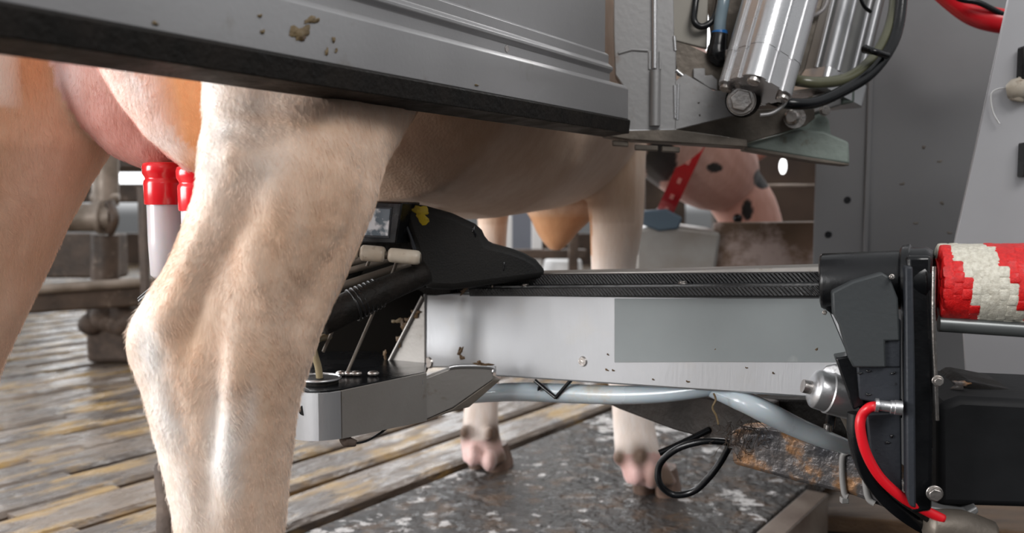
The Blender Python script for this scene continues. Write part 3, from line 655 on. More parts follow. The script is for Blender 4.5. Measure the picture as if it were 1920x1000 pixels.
# hoses round the cylinders
def hose(name, pts, r, m_, label, cat, n=14, group=None):
    return tag(tubeo([P(*p) for p in pts], r, name, m_, None, n), label, cat, group)
hose('air_tube', [(1480, 146, 1.44), (1500, 152, 1.40), (1540, 155, 1.40), (1590, 146, 1.42), (1632, 115, 1.44), (1660, 72, 1.46), (1676, 20, 1.48), (1680, -50, 1.5)], .0088, OLIVE, 'olive green air tube curving round the rear actuator cylinder', 'tube')
hose('air_tube', [(1448, 186, 1.40), (1478, 194, 1.37), (1530, 192, 1.38), (1585, 168, 1.40), (1632, 138, 1.42), (1668, 92, 1.44), (1686, 40, 1.46), (1694, -50, 1.48)], .0088, BLACKP, 'black air tube outside the olive one, looping below the cylinders', 'tube')
tag(tubeo([P(1622, 92, 1.42), P(1640, 97, 1.40), P(1662, 104, 1.42)], [.007, .005, .006], 'cable_tie', BLACKP), 'black cable tie binding the olive and black tubes', 'cable tie')
t = thing('tube_elbow', P(1352, 98, 1.44), 'black push-in elbow fitting with a blue ring', 'fitting')
MB().lathe(P(1349, 62, 1.44), P(1346, 88, 1.44), [(0, .012), (.1, .0135), (1, .014)]).build('socket', BLACKP, t, smooth=True, auto=40)
MB().tube([P(1346, 86, 1.44), P(1345, 100, 1.44), P(1352, 108, 1.44), P(1368, 112, 1.44)], [.015, .017, .016, .012], 16).build('elbow_body', BLACKP, t, smooth=True, auto=50)
MB().lathe(P(1349, 58, 1.44), P(1349, 64, 1.44), [(0, .012), (1, .0125)]).build('release_ring', BLUE, t, smooth=True, auto=40)
MB().box(P(1366, 106, 1.425), .012, .01, .022, (1, 0, .3)).build('adapter_nut', CHROME, t, bevel=.001)
hose('air_tube', [(1349, 60, 1.44), (1351, 35, 1.44), (1357, 0, 1.44), (1362, -50, 1.45)], .0095, CLEARB, 'translucent blue grey tube dropping into the black elbow', 'tube')
hose('cable', [(1312, -50, 1.47), (1303, 15, 1.46), (1302, 40, 1.45), (1315, 50, 1.45), (1334, 40, 1.45), (1346, 10, 1.46), (1352, -50, 1.47)], .0052, BLACKP, 'black cable loop hanging left of the blue tube', 'cable')
hose('cable', [(1392, -50, 1.50), (1372, 20, 1.50), (1362, 70, 1.50), (1356, 130, 1.50)], .007, BLACKP, 'dark cable running down just left of the front cylinder', 'cable')
hose('cable', [(1560, -40, 1.47), (1548, 10, 1.46), (1530, 28, 1.46), (1516, 30, 1.47), (1520, 10, 1.48), (1545, -40, 1.48)], .0032, mat('grey_cable', (.3, .28, .28), None, .35), 'thin grey cable looped over the rear cylinder top', 'cable')
hose('cable', [(1606, -30, 1.46), (1618, 8, 1.46), (1632, 22, 1.47)], .003, BLACKP, 'short black wire crossing the rear cylinder at frame top', 'cable')

# ------------------------------------------------------------------ cabinet and sheet at right
CP = Plane((.6, 1.98), (1.1, 1.80))
cb = thing('machine_cabinet', CP.at(1640, 600), 'dark grey steel machine cabinet with a vertical seam behind the arm', 'cabinet')
zt = 1.45
def pv(pl, px, py, z): q = pl.at(px, py); q.z = z; return q
def cabpanel(xa, xb, zb, zt_, name, o=0, dep=.02):
    pl = CP.off(o); a = pl.at(xa, 370); b = pl.at(xb, 370); m = MB(); m.prism([Vector((a.x, a.y, zb)), Vector((b.x, b.y, zb)), Vector((b.x, b.y, zt_)), Vector((a.x, a.y, zt_))], -pl.n*dep); return m.build(name, DKPANEL, cb, bevel=.002)
cabpanel(1527, 1624, .08, zt, 'side_strip'); cabpanel(1629, 2150, .08, zt, 'front_sheet', .004)
cabpanel(1621, 1631, .08, zt, 'seam_ridge', .010)
cabpanel(1530, 2150, .09, zt-.01, 'inner_box', -.025, .22)
for (x, y) in ((1589, 375), (1553, 440)):
    MB().cyl(CP.off(.001).at(x, y)-CP.n*.004, CP.off(.001).at(x, y)+CP.n*.0015, .007, n=20).build('screw_hole_plug', BLACKP, cb, smooth=True, auto=40)
for i, (x, y) in enumerate(((1732, 276), (1762, 303), (1692, 345), (1766, 381), (1717, 419), (1780, 437))): splat(CP.off(.004), x, y, 4, 2.5, GRIME, cb, 50+i)
SP = Plane((.65, 1.40), (.80, 1.30))
ss = thing('steel_sheet', SP.at(1850, 500), 'sloping bright steel sheet at the right edge', 'sheet')
slab(SP, [(1905, -80), (1787, 458), (1800, 560), (1812, 742), (2250, 760), (2250, -80)], .012, 'sheet_body', SHEET, ss, .003)
t = thing('spray_nozzle', SP.at(1900, 170), 'dirty pale nozzle fixed on the sloping steel sheet', 'nozzle')
q = SP.off(.01)
MB().lathe(q.at(1888, 172), q.at(1945, 160), [(0, .010), (.2, .016), (.5, .017), (1, .016)], 20).build('nozzle_body', ROLLER, t, smooth=True, auto=40)
MB().tube([q.at(1905, 190), q.at(1912, 172), q.at(1925, 150)], [.009, .014, .012], 14).build('nozzle_lever', ROLLER, t, smooth=True)
MB().box(q.at(1925, 120), .02, .02, .05).build('black_clamp', BLACKP, t, bevel=.003)
tag(tubeo([q.at(1888, 165), q.at(1868, 168), q.at(1858, 180), q.at(1862, 210), q.at(1874, 232)], .0012, 'string', WHITEP, None, 6), 'thin pale string hanging from the nozzle', 'string')
MB().box(q.at(1922, 300), .012, .02, .05).build('edge_clip', BLACKP, ss, bevel=.002)
t = thing('hose', P(1850, 30, 1.62), 'thick red hose with a black stripe at the top right', 'hose')
MB().tube([P(1740, -45, 1.66), P(1790, 0, 1.64), (P(1830, 27, 1.62)), P(1880, 40, 1.60), P(1960, 48, 1.60)], .021, 18).build('hose_body', REDH, t, smooth=True)
MB().tube([P(1770, -20, 1.60), P(1800, -2, 1.59), P(1835, 5, 1.585), P(1870, 22, 1.585), P(1910, 40, 1.585)], .005, 8).build('black_stripe', BLACKP, t, smooth=True)

# ------------------------------------------------------------------ robot arm
AP = Plane((-.023, 1.30), (.335, 1.00))
arm = thing('milking_robot_arm', AP.at(1200, 740), 'broad silver steel robot arm reaching under the cow with black tread on top', 'robot arm')
slab(AP, [(797, 550), (1200, 555), (1560, 557), (1612, 600), (1612, 752), (1510, 746), (928, 706), (928, 690), (797, 690)], .095, 'arm_beam', STEEL, arm, .0025)
slab(AP.off(.0012), [(1152, 560), (1545, 560), (1592, 672), (1575, 680), (1330, 679), (1152, 680)], .001, 'matte_patch', DECAL, arm, .0003)
slab(AP.off(.010), [(878, 541), (1545, 536), (1548, 556), (880, 556)], .016, 'front_tread', TREAD, arm, .001)
slab(AP.off(-.012), [(850, 548), (850, 520), (960, 515), (1545, 510), (1545, 545)], .012, 'tread', TREAD, arm, .001)
slab(AP.off(-.024), [(900, 514), (1240, 508), (1545, 500), (1545, 512), (960, 520)], .07, 'top_plate', LOWFR, arm, .001)
slab(AP.off(.0), [(870, 549), (870, 536), (1545, 530), (1545, 541)], .014, 'rubber_lip', BLACKP, arm, .001)
for x, y in ((926, 536), (985, 534), (1280, 529)): MB().hexbolt(AP.off(-.004).at(x, y+3), Vector((0, 0, 1)), .005, .003).build('screw', CHROME, arm, bevel=.0004)
def ringscrew(pl, x, y, r, par):
    c = pl.at(x, y); m = MB(); m.lathe(c-pl.n*.002, c+pl.n*.0025, [(0, r*1.15), (.5, r*1.1), (1, r*.9)], 24); o = m.build('screw', CHROME, par, smooth=True, auto=30)
    MB().cyl(c+pl.n*.002, c+pl.n*.0028, r*.62, n=20).build('screw_socket', BLACKP, o).matrix_parent_inverse = o.matrix_parent_inverse
    MB().cyl(c+pl.n*.0025, c+pl.n*.0036, r*.36, n=6).build('socket_pin', CHROME, o).matrix_parent_inverse = o.matrix_parent_inverse
ringscrew(AP, 1093, 678, .0065, arm)
ringscrew(AP, 804, 680, .0085, arm)
for i, (x, y, a, b) in enumerate(((863, 660, 3, 9), (862, 655, 2, 4), (866, 671, 4, 5), (1532, 655, 5, 2), (1140, 665, 2, 1.5), (1290, 716, 3, 2), (1138, 694, 3, 2), (1150, 695, 2, 2), (1342, 655, 1.5, 1.5), (1450, 700, 2, 2), (1400, 690, 2, 1.5), (1225, 712, 2, 1.5), (870, 546, 10, 3))):
    splat(AP, x, y, a, b, DUNG, arm, 80+i, ang=20 if a < 5 else -35)
# end of the arm: corner edge and slanted cheek plate with rod
tubeo([AP.off(.001).at(797, 552), AP.off(.001).at(796, 700)], .0022, 'corner_bead', ALU, arm, 8, False)
HP = Plane((P(797, 600, 1.30).x, P(797, 600, 1.30).y), (P(690, 600, 1.34).x, P(690, 600, 1.34).y))
slab(HP, [(796, 552), (797, 702), (708, 712)], .004, 'cheek_plate', LOWFR, arm, .001)
tubeo([HP.off(.003).at(792, 556), HP.off(.003).at(712, 712)], .0024, 'edge_rod', LOWFR, arm, 8, False)
for i, (x, y, a, b) in enumerate(((779, 588, 10, 6), (757, 610, 6, 12), (748, 640, 7, 8), (735, 693, 12, 14), (745, 602, 8, 5), (765, 600, 5, 6), (722, 666, 4, 8))): splat(HP.off(.002), x, y, a, b, DUNG2 if i in (4,) else DUNG, arm, 120+i)
slab(AP.off(.0), [(775, 540), (845, 540), (845, 552), (820, 557), (800, 557), (790, 548)], .03, 'rubber_corner', BLACKR, arm, .002)

# lower bracket
lb = thing('cup_bracket', P(600, 800, 1.12), 'grey steel U bracket with rounded nose beside the near hind leg', 'bracket')
def strip(path, name, m_, par, th=.004):
    out = []; 
    tops = [P(x, yt, Y) for x, yt, yb, Y in path]; bots = [P(x, yb, Y) for x, yt, yb, Y in path]
    for p, q in zip(tops, bots): q.x = p.x; q.y = p.y
    m = MB(); n = len(path); rings = []
    for i in range(n):
        d = tops[min(i+1, n-1)]-tops[max(i-1, 0)]; d.z = 0; d.normalize(); nn_ = Vector((-d.y, d.x, 0))
        if nn_.y < 0 and i > 0: pass
        rings.append([tops[i], bots[i], bots[i]+nn_*th, tops[i]+nn_*th])
    m.loft(rings); return m.build(name, m_, par, smooth=True, auto=30)
nose = [(800, 697, 789, 1.225), (635, 733, 822, 1.115)]
strip([(796, 699, 789, 1.225), (637, 733, 822, 1.115)], 'side_wall', LOWFR, lb)
strip([(636, 733, 822, 1.115), (618, 736, 824, 1.107), (598, 737, 826, 1.104), (580, 737, 826, 1.108), (565, 736, 825, 1.122), (556, 735, 823, 1.142), (552, 733, 818, 1.17), (552, 726, 808, 1.22), (556, 712, 790, 1.34)], 'curved_nose', STEEL, lb)
MB().cyl(P(570, 770, 1.112), P(570, 770, 1.125)+Vector((0, .0, 0)), .0065, n=20).build('hole_plug', BLACKP, lb, smooth=True, auto=40)
tubeo([P(790, 713, 1.219), P(789, 785, 1.222)], .0035, 'weld_bead', ALU, lb, 8, False)
BQ = Plane((P(790, 700, 1.222).x, 1.222), (P(932, 700, 1.262).x, 1.262))
slab(BQ, [(792, 712), (850, 690), (905, 690), (926, 692), (924, 712), (850, 764), (794, 789)], .012, 'outer_wing', LOWFR, lb, .001)
tubeo([BQ.off(.001).at(842, 690), BQ.off(.001).at(860, 687), BQ.off(.001).at(900, 687), BQ.off(.001).at(924, 690), BQ.off(.001).at(925, 698)], .0028, 'weld_bead', ALU, lb, 8)
slab(BQ.off(-.002), [(794, 790), (850, 766), (925, 712), (940, 712), (880, 764), (840, 775)], .05, 'under_flange', GRIME, lb, .001)
for i, (x, y, a, b) in enumerate(((905, 684, 14, 4), (900, 681, 6, 4))): splat(BQ.off(.002), x, y, a, b, DUNG, lb, 150+i)
m = MB(); top = [P(x, y, Y) for x, y, Y in ((560, 733, 1.15), (580, 733, 1.115), (600, 733, 1.11), (634, 730, 1.12), (710, 714, 1.17), (796, 697, 1.23), (800, 695, 1.30), (700, 694, 1.40), (600, 698, 1.40), (556, 705, 1.34))]
zc = top[2].z
for p in top: p.z = zc+.0+(p.y-1.11)*.0
m.prism(top, (0, 0, -.006)); m.build('tray', BLACKP, lb, bevel=.0005)
dg_ = P(647, 825, 1.13)
MB().tube([P(640, 820, 1.13), P(650, 828, 1.13), P(668, 832, 1.13)], [.004, .008, .004], 8).build('dirt_lump', DIRT, lb, smooth=True)
for x, y in ((700, 697), (640, 712), (655, 718), (668, 722), (575, 712)):
    q = P(x, y, 1.20); q.z = zc+.004
    MB().ellipsoid(q, (.008, 0, 0), (0, .006, 0), (0, 0, .004), 12, 6).build('rivet', CHROME, lb, smooth=True)
# cup seat and milk tube
c_ = P(600, 717, 1.16); c_.z = zc+.003
t = thing('cup_holder', c_, 'round cup holder ring on the bracket tray beside the leg', 'holder')
MB().tube([c_+Vector((.026*math.cos(k*math.pi/12), .026*math.sin(k*math.pi/12), .003)) for k in range(25)], .0018, 8, False).build('rim_ring', ALU, t, smooth=True)
MB().lathe(c_+Vector((0, 0, -.004)), c_+Vector((0, 0, .003)), [(0, .024), (1, .024)]).build('seat_disc', BLACKR, t, smooth=True, auto=40)
hose('milk_tube', [(600, 718, 1.16), (597, 690, 1.16), (590, 665, 1.16), (588, 645, 1.17), (600, 635, 1.2), (618, 631, 1.22)], .0046, mat('yellow_brown_tube', (.30, .24, .14), None, .35), 'yellowish milk tube rising from the cup holder ring', 'tube')
# black interior of the head
hd = thing('cup_magazine', P(700, 600, 1.45), 'black cup magazine between near hind leg and arm cover', 'magazine')
KP = Plane((P(560, 600, 1.42).x, 1.42), (P(800, 600, 1.42).x, 1.42))
slab(KP, [(560, 480), (700, 440), (800, 470), (800, 700), (600, 712), (550, 712)], .03, 'back_wall', VOID, hd, .002)
slab(KP.off(.18), [(600, 560), (640, 470), (700, 440), (790, 455), (790, 480), (700, 490), (650, 520), (620, 590)], .15, 'upper_block', BLACKR, hd, .003)
for p, q, r in (((640, 512, 1.22), (740, 484, 1.22), .0045), ((632, 540, 1.2), (770, 495, 1.22), .006), ((655, 492, 1.23), (700, 482, 1.23), .006)):
    tubeo([P(*p), P(*q)], r, 'cross_bar', GRIME, hd, 10, False)
for p, q in (((652, 697, 1.19), (706, 573, 1.23)), ((606, 660, 1.19), (633, 600, 1.22)), ((735, 515, 1.19), (752, 470, 1.20)), ((688, 500, 1.19), (700, 470, 1.2))):
    tubeo([P(*p), P(*q)], .0022, 'guide_rod', GRIME, hd, 8, False)
ch = thing('corrugated_hose', P(700, 560, 1.17), 'black corrugated hose slanting up from behind the near leg', 'hose')
pa, pb_ = P(600, 602, 1.13), P(800, 512, 1.20)
MB().tube([pa, P(660, 573, 1.15), P(730, 540, 1.175), pb_], [.020, .020, .017, .015], 18).build('hose_body', BLACKR, ch, smooth=True)
for k in range(7):
    t_ = k/6; c_ = P(662+t_*46, 573-t_*23, 1.152+t_*.02); d = (pb_-pa).normalized(); u = d.orthogonal().normalized(); v = d.cross(u); R_ = .0208-t_*.002
    MB().tube([c_+(u*math.cos(i*math.pi/10)+v*math.sin(i*math.pi/10))*R_ for i in range(21)], .0018, 6, False).build('hose_rib', BLACKP, ch, smooth=True)
# cream rollers
rl = thing('roller_bar', P(715, 478, 1.2), 'dirty cream roller bar under the sensor window', 'roller')
for x0, x1, y0, y1 in ((630, 672, 470, 474), (676, 722, 474, 478), (728, 788, 478, 484)):
    a = P(x0, y0, 1.17); b = P(x1, y1, 1.17); r = .0095 if x0 != 676 else .0105
    MB().lathe(a, b, [(0, r*.7), (.06, r*.95), (.15, r), (.85, r), (.94, r*.95), (1, r*.7)], 24).build('roller', ROLLER, rl, smooth=True, auto=60)
tubeo([P(640, 472, 1.17), P(790, 484, 1.17)], .005, 'axle', GRIME, rl, 10, False)
# sensor
LP = Plane((P(670, 400, 1.21).x, 1.21), (P(755, 400, 1.19).x, 1.19))
sn = thing('laser_sensor', LP.at(715, 455), 'black sensor box with small glass window right of the near leg', 'sensor')
slab(LP, [(660, 376), (754, 380), (742, 458), (640, 454)], .06, 'sensor_housing', BLACKP, sn, .002)
slab(LP.off(.001), [(664, 386), (736, 388), (730, 448), (655, 444)], .004, 'window_frame', CHAR, sn, .001)
slab(LP.off(.002), [(668, 390), (732, 392), (727, 443), (660, 440)], .002, 'glass_window', GLASS, sn, .0005)
# cover
OP = Plane((P(750, 450, 1.22).x, 1.22), (P(1020, 450, 1.26).x, 1.26))
cv = thing('arm_cover', OP.at(880, 520), 'matte black rubber cover with yellow sticker over the arm head', 'cover')
m = MB(); fr_ = [(748, 378), (800, 386), (850, 400), (893, 420), (906, 432), (916, 455), (960, 466), (985, 475), (1008, 488), (1022, 505), (1026, 522), (850, 545), (800, 543), (787, 510), (776, 470), (762, 430)]
m.prism([OP.at(*p) for p in fr_], -OP.n*.13)
m.build('cover_shell', COVER, cv, bevel=.012)
tubeo([OP.off(.001).at(x, y) for x, y in ((748, 379), (756, 410), (768, 440), (778, 468))], .0022, 'edge_piping', CHAR, cv, 8)
splat(OP, 790, 401, 19, 12, YELL, cv, 5, name='yellow_sticker', ang=25); 
for x, y, a, b in ((889, 434, 4, 8), (945, 499, 2, 7)): splat(OP, x, y, a, b, BLACKP, cv, int(x), name='slot')
# ------------------------------------------------------------------ hoses under the arm
hose('milk_hose', [(x, y, AP.at(x, y).y+.022) for x, y in ((880, 742), (925, 737), (980, 735), (1060, 738), (1160, 741), (1250, 738), (1345, 726))], [.012, .0135, .0135, .0135, .0125, .0115, .010], WHOSE, 'milky translucent hose strapped along the underside of the arm', 'hose', 20)
hose('milk_hose', [(1320, 728, AP.at(1320, 740).y+.03), (1385, 750, AP.at(1385, 740).y+.01), (1430, 770, 1.05), (1490, 800, 1.05), (1550, 825, 1.05), (1600, 842, 1.06)], [.007, .0125, .0135, .0125, .011, .008], WHOSE, 'milky hose running down right from arm to the rusty tube', 'hose', 20)
for i, (p, lab) in enumerate(((((1003, 714), (1022, 730), (1042, 746)), 'left black strap of the V around the milky hose'), (((1042, 746), (1056, 730), (1070, 714)), 'right black strap of the V around the milky hose'))):
    tag(tubeo([P(x, y, AP.at(x, y).y+.004) for x, y in p], .0028, 'cable_tie', BLACKP, None, 8), lab, 'cable tie', 'straps on the milky hose')
tag(MB().box(P(1011, 728, AP.at(1011, 728).y+.002), .006, .006, .006, (1, 0, .6)).build('cable_tie_lock', BLACKP, None, bevel=.001), 'small black tie lock beside the V straps', 'tie lock')
tag(tubeo([P(1338, 738, 1.06), P(1342, 750, 1.06), P(1336, 765, 1.06), P(1343, 780, 1.06), P(1347, 796, 1.06)], .0012, 'twine', DUNG2, None, 6), 'frayed brown string hanging below the arm', 'string')
hose('cable', [(745, 786, 1.2), (722, 806, 1.18), (690, 826, 1.16), (660, 832, 1.14), (640, 826, 1.13)], .0016, BLACKP, 'thin black wire sagging below the steel bracket', 'cable', 8)
hose('cable', [(1368, 830, 1.15), (1320, 828, 1.16), (1270, 842, 1.18), (1238, 870, 1.2), (1236, 905, 1.2), (1262, 928, 1.2), (1300, 922, 1.19), (1330, 895, 1.17), (1352, 865, 1.16), (1368, 836, 1.15)], .0046, BLACKP, 'black cable hanging in an open loop near front hoof', 'cable')
hose('cable', [(1330, 806, 1.25), (1290, 826, 1.25), (1255, 842, 1.25), (1236, 850, 1.25)], .0045, BLACKP, 'short straight black cable above the open cable loop', 'cable')
# dark rear frame tube and rusty square tube
RP = Plane((P(1370, 830, 1.14).x, 1.14), (P(1700, 900, 1.02).x, 1.02))
fb = thing('support_beam', P(1300, 790, 1.3), 'dark brown support beam under the arm with stray hair at its end', 'beam')
RQ = Plane((P(1130, 760, 1.42).x, 1.42), (P(1400, 830, 1.2).x, 1.2))
slab(RQ, [(1118, 748), (1300, 742), (1420, 760), (1420, 850), (1372, 836), (1260, 806), (1160, 768)], .05, 'beam_web', mat('brown_black_steel', (.05, .04, .035), (.03, .025, .022), .45, .2, 14, 1., 70, .1, c3=(.12, .075, .05), s3=20), fb, .003)
slab(RQ.off(-.05), [(1410, 748), (1610, 752), (1610, 850), (1410, 830)], .05, 'black_block', BLACKR, fb, .003)
rt = tag(slab(RP, [(1368, 808), (1400, 806), (1470, 812), (1560, 838), (1620, 858), (1665, 880), (1760, 950), (1820, 1010), (1740, 1010), (1690, 968), (1600, 932), (1490, 905), (1372, 872)], .05, 'rusty_tube', RUST, None, .006), 'wet rusty square steel tube at lower right', 'steel tube')
m = MB(); rnd = random.Random(4)
for k in range(60):
    x = rnd.gauss(1385, 22); y = rnd.gauss(808, 14); p = [RP.off(.004).at(x, y)]
    for j in range(4): p.append(p[-1]+Vector((rnd.gauss(0, .006), rnd.gauss(0, .002), rnd.gauss(-.002, .006))))
    m.tube(p, .0004, 4, True, sub=3)
hh = m.build('hair_tuft', DIRT, None, smooth=True); tag(hh, 'tangle of brown hair caught on the rusty tube end', 'hair', None, 'stuff')
for (pts, lab) in ((((1590, 848), (1580, 856), (1579, 890), (1583, 925), (1590, 932)), 'grey cable tie wrapped round the rusty tube, with square lock'), (((1617, 862), (1624, 880), (1622, 905), (1628, 935), (1640, 945)), 'second grey cable tie on the rusty tube, nearer the black tower')):
    q = RP.off(.002)
    t = thing('cable_tie', q.at(*pts[-1]), lab, 'cable tie', 'grey cable ties on rusty tube')
    tubeo([q.at(*p) for p in pts], .0036, 'tie_band', TIE, t, 8)
    if '1583' in str(pts): MB().box(q.at(1583, 938), .009, .008, .007).build('tie_lock', TIE, t, bevel=.001)
# ------------------------------------------------------------------ aluminium joint
jt = thing('pivot_joint', P(1560, 750, 1.02), 'cast aluminium pivot joint with end stub at the arm root', 'joint')
MB().lathe(P(1520, 727, .985), P(1620, 752, .985), [(0, .012), (.02, .0165), (.07, .0205), (.1, .0215), (.30, .0225), (.32, .024), (1, .0245)], 36).build('joint_body', ALU, jt, smooth=True, auto=40)
MB().cyl(P(1505, 724, .985), P(1524, 728, .985), .0075, n=24).build('end_stub', CHROME, jt, smooth=True, auto=40)
slab(AP.off(.004), [(1530, 706), (1548, 686), (1565, 683), (1600, 700), (1600, 720), (1540, 712)], .03, 'weld_lug', ALU, jt, .002)
MB().tube([P(1590, 760, 1.0), P(1606, 800, 1.02), P(1625, 850, 1.04)], [.014, .012, .012], 14).build('support_leg', GRIME, jt, smooth=True)
# ------------------------------------------------------------------ brush drive unit
BU = Plane((P(1540, 600, .96).x, .96), (P(1760, 600, .93).x, .93))
bu = thing('brush_drive_unit', BU.at(1700, 960), 'black plastic brush drive tower with round motor housing', 'drive unit')
MB().lathe(P(1536, 528, .985), P(1700, 525, .955), [(0, .024), (.015, .0285), (.05, .0305), (1, .0315)], 48).build('motor_housing', BLACKP, bu, smooth=True, auto=40)
MB().lathe(P(1690, 525, .955), P(1752, 524, .94), [(0, .033), (.08, .0365), (.30, .0375), (.34, .035), (.42, .0345), (.8, .0345), (.9, .032), (1, .030)], 48).build('bearing_flange', BLACKP, bu, smooth=True, auto=40)
slab(BU.off(-.01), [(1538, 540), (1600, 545), (1590, 600), (1560, 590), (1546, 580), (1540, 560)], .03, 'front_skirt', BLACKP, bu, .003)
slab(BU.off(.028), [(1560, 548), (1600, 528), (1655, 512), (1668, 520), (1684, 560), (1688, 640), (1660, 640), (1662, 690), (1600, 690), (1590, 670), (1574, 612), (1562, 590)], .02, 'side_plate', CHARL, bu, .002)
slab(BU.off(.024), [(1652, 600), (1660, 590), (1690, 600), (1690, 690), (1650, 690)], .02, 'rear_web', CHAR, bu, .002)
slab(BU.off(.016), [(1566, 672), (1590, 668), (1608, 675), (1612, 690), (1622, 760), (1600, 770), (1590, 740), (1572, 690)], .03, 'clamp_bracket', BLACKP, bu, .002)
slab(BU.off(.022), [(1606, 680), (1690, 676), (1690, 765), (1612, 750)], .05, 'upper_case', CHAR, bu, .002)
slab(BU.off(.018), [(1624, 776), (1690, 774), (1692, 935), (1664, 905), (1632, 850)], .05, 'lower_case', CHAR, bu, .002)
slab(BU.off(.012), [(1600, 740), (1692, 750), (1692, 785), (1620, 785)], .045, 'recess', VOID, bu, .001)
slab(BU.off(.034), [(1697, 500), (1712, 500), (1716, 700), (1718, 955), (1706, 950), (1700, 930)], .02, 'column_rib', CHAR, bu, .002)
slab(BU.off(.02), [(1700, 480), (1748, 480), (1752, 600), (1748, 960), (1710, 965)], .05, 'column', BLACKP, bu, .004)
for x, y in ((1628, 696), (1628, 740), (1664, 830), (1672, 818), (1675, 700), (1612, 700)): splat(BU.off(.0225 if y < 770 else .0185), x, y, 4, 2.5, BLACKP, bu, x, name='mud_fleck')
for x, y, r in ((1758, 714, .0045), (1752, 925, .0065), (1546, 586, .002), (1672, 519, .0022)):
    MB().hexbolt(BU.off(.03 if x > 1600 else .004).at(x, y), BU.n, r, .008).build('bolt', CHROME, bu, bevel=.0005)
cvb = thing('drive_box', P(1850, 960, .98), 'large dull black box below the striped brush', 'box')
DP = Plane((P(1750, 800, .95).x, .95), (P(1930, 800, .93).x, .93))
m = MB(); fr2 = [DP.at(*p) for p in ((1758, 760), (1800, 745), (2100, 760), (2100, 960), (1758, 950))]; m.prism(fr2, -DP.n*.16); m.build('box_body', mat('dull_black', (.007, .0075, .0085), (.011, .0115, .013), .62, 0, 10, .2, 60, .05, spec=.25), cvb, bevel=.008)
slab(DP.off(-.05), [(1780, 745), (1812, 716), (1925, 738), (2100, 745), (2100, 790), (1780, 790)], .10, 'sloped_lid', BLACKR, cvb, .006)
splat(DP.off(-.04), 1800, 722, 20, 7, RUST, cvb, 9)
slab(DP.off(.01), [(1733, 948), (1810, 962), (1832, 950), (1836, 962), (1812, 980), (1730, 966)], .04, 'foot_plate', mat('grey_foot', (.22, .22, .22), None, .4, .4), cvb, .002)
MB().tube([P(1740, 985, .93), P(1800, 992, .93), P(1850, 1010, .93)], [.016, .02, .02], 14).build('mount_tube', GRIME, cvb, smooth=True)
# brush roller
ba, bb = P(1752, 531, .945), P(1990, 533, .91)
bk = thing('brush_roller', (ba+bb)/2+Vector((0, 0, -.04)), 'cleaning brush roller with spiral red and white bristle tufts', 'brush')
d = (bb-ba).normalized(); u = d.orthogonal().normalized(); v = d.cross(u)
MB().cyl(ba, bb, .026, n=32).build('core', BRED, bk, smooth=True, auto=40)
tufts = []
NA, NT = 14, 22; Ltot = (bb-ba).length
for i in range(NA):
    for k in range(NT):
        an = 2*math.pi*(k+.5*(i % 2))/NT; c_ = ba+d*(.006+(Ltot-.01)*i/(NA-1)); rd = u*math.cos(an)+v*math.sin(an); tg = d.cross(rd)
        view = (Vector((0, 0, H))-c_).normalized(); up_ = rd.z; fv = rd.dot(view)
        ph = (an/(2*math.pi)*1.0)
        tufts.append((fv, i, k, c_, rd, tg))
tufts.sort(key=lambda q: -q[0]+.02*q[1])
def tuftmesh(m, c_, rd, tg, sd):
    r_ = random.Random(sd); rings = []
    tw = .0052; j = r_.uniform(-.0008, .0008)
    for t_, sc_ in ((.018, .6), (.030, .85), (.0395, 1.12), (.0408, 1.05), (.0412+r_.uniform(-.0006, .0006), .7)):
        rings.append([c_+rd*t_+(d*(math.copysign(abs(math.cos(q))**.45, math.cos(q))*tw*sc_*.98+j+(t_-.03)*.25)+tg*math.copysign(abs(math.sin(q))**.45, math.sin(q))*tw*sc_*1.1) for q in [math.pi*2*(z+.5)/12 for z in range(12)]])
    m.loft(rings)
yv = Vector((0, 0, 1))
mr_, mw_ = MB(), MB()
for n_, (fv, i, k, c_, rd, tg) in enumerate(tufts):
    # spiral measured from the top of the roller: white band slants to the right going down
    ang = math.degrees(math.atan2((rd.dot(Vector((0, -1, 0)))), rd.z)) % 360
    pos = i*Ltot/(NA-1)/.00055 - ang*170/360
    wh = ((pos+6) % 170) < 80
    if n_ < 98:
        m = MB(); tuftmesh(m, c_, rd, tg, n_); m.build('bristle_tuft', BWHITE if wh else BRED, bk, smooth=True, auto=50)
    else: tuftmesh(mw_ if wh else mr_, c_, rd, tg, n_)
o = mr_.build('red_bristles', BRED, bk, smooth=True); tag(o, kind='stuff'); o = mw_.build('white_bristles', BWHITE, bk, smooth=True); tag(o, kind='stuff')
gt = tag(tubeo([P(1760, 607, .925), P(1990, 622, .90)], .0085, 'guard_bar', mat('grey_bar', (.16, .17, .17), None, .3, .5), None, 16, False), 'grey round bar running under the striped brush', 'bar')
tag(tubeo([P(1751, 500, .905), P(1750, 600, .905), P(1754, 700, .91), P(1757, 788, .915)], .0022, 'wire_rod', CHROME, None, 8), 'thin bright vertical wire in front of the black tower', 'wire')
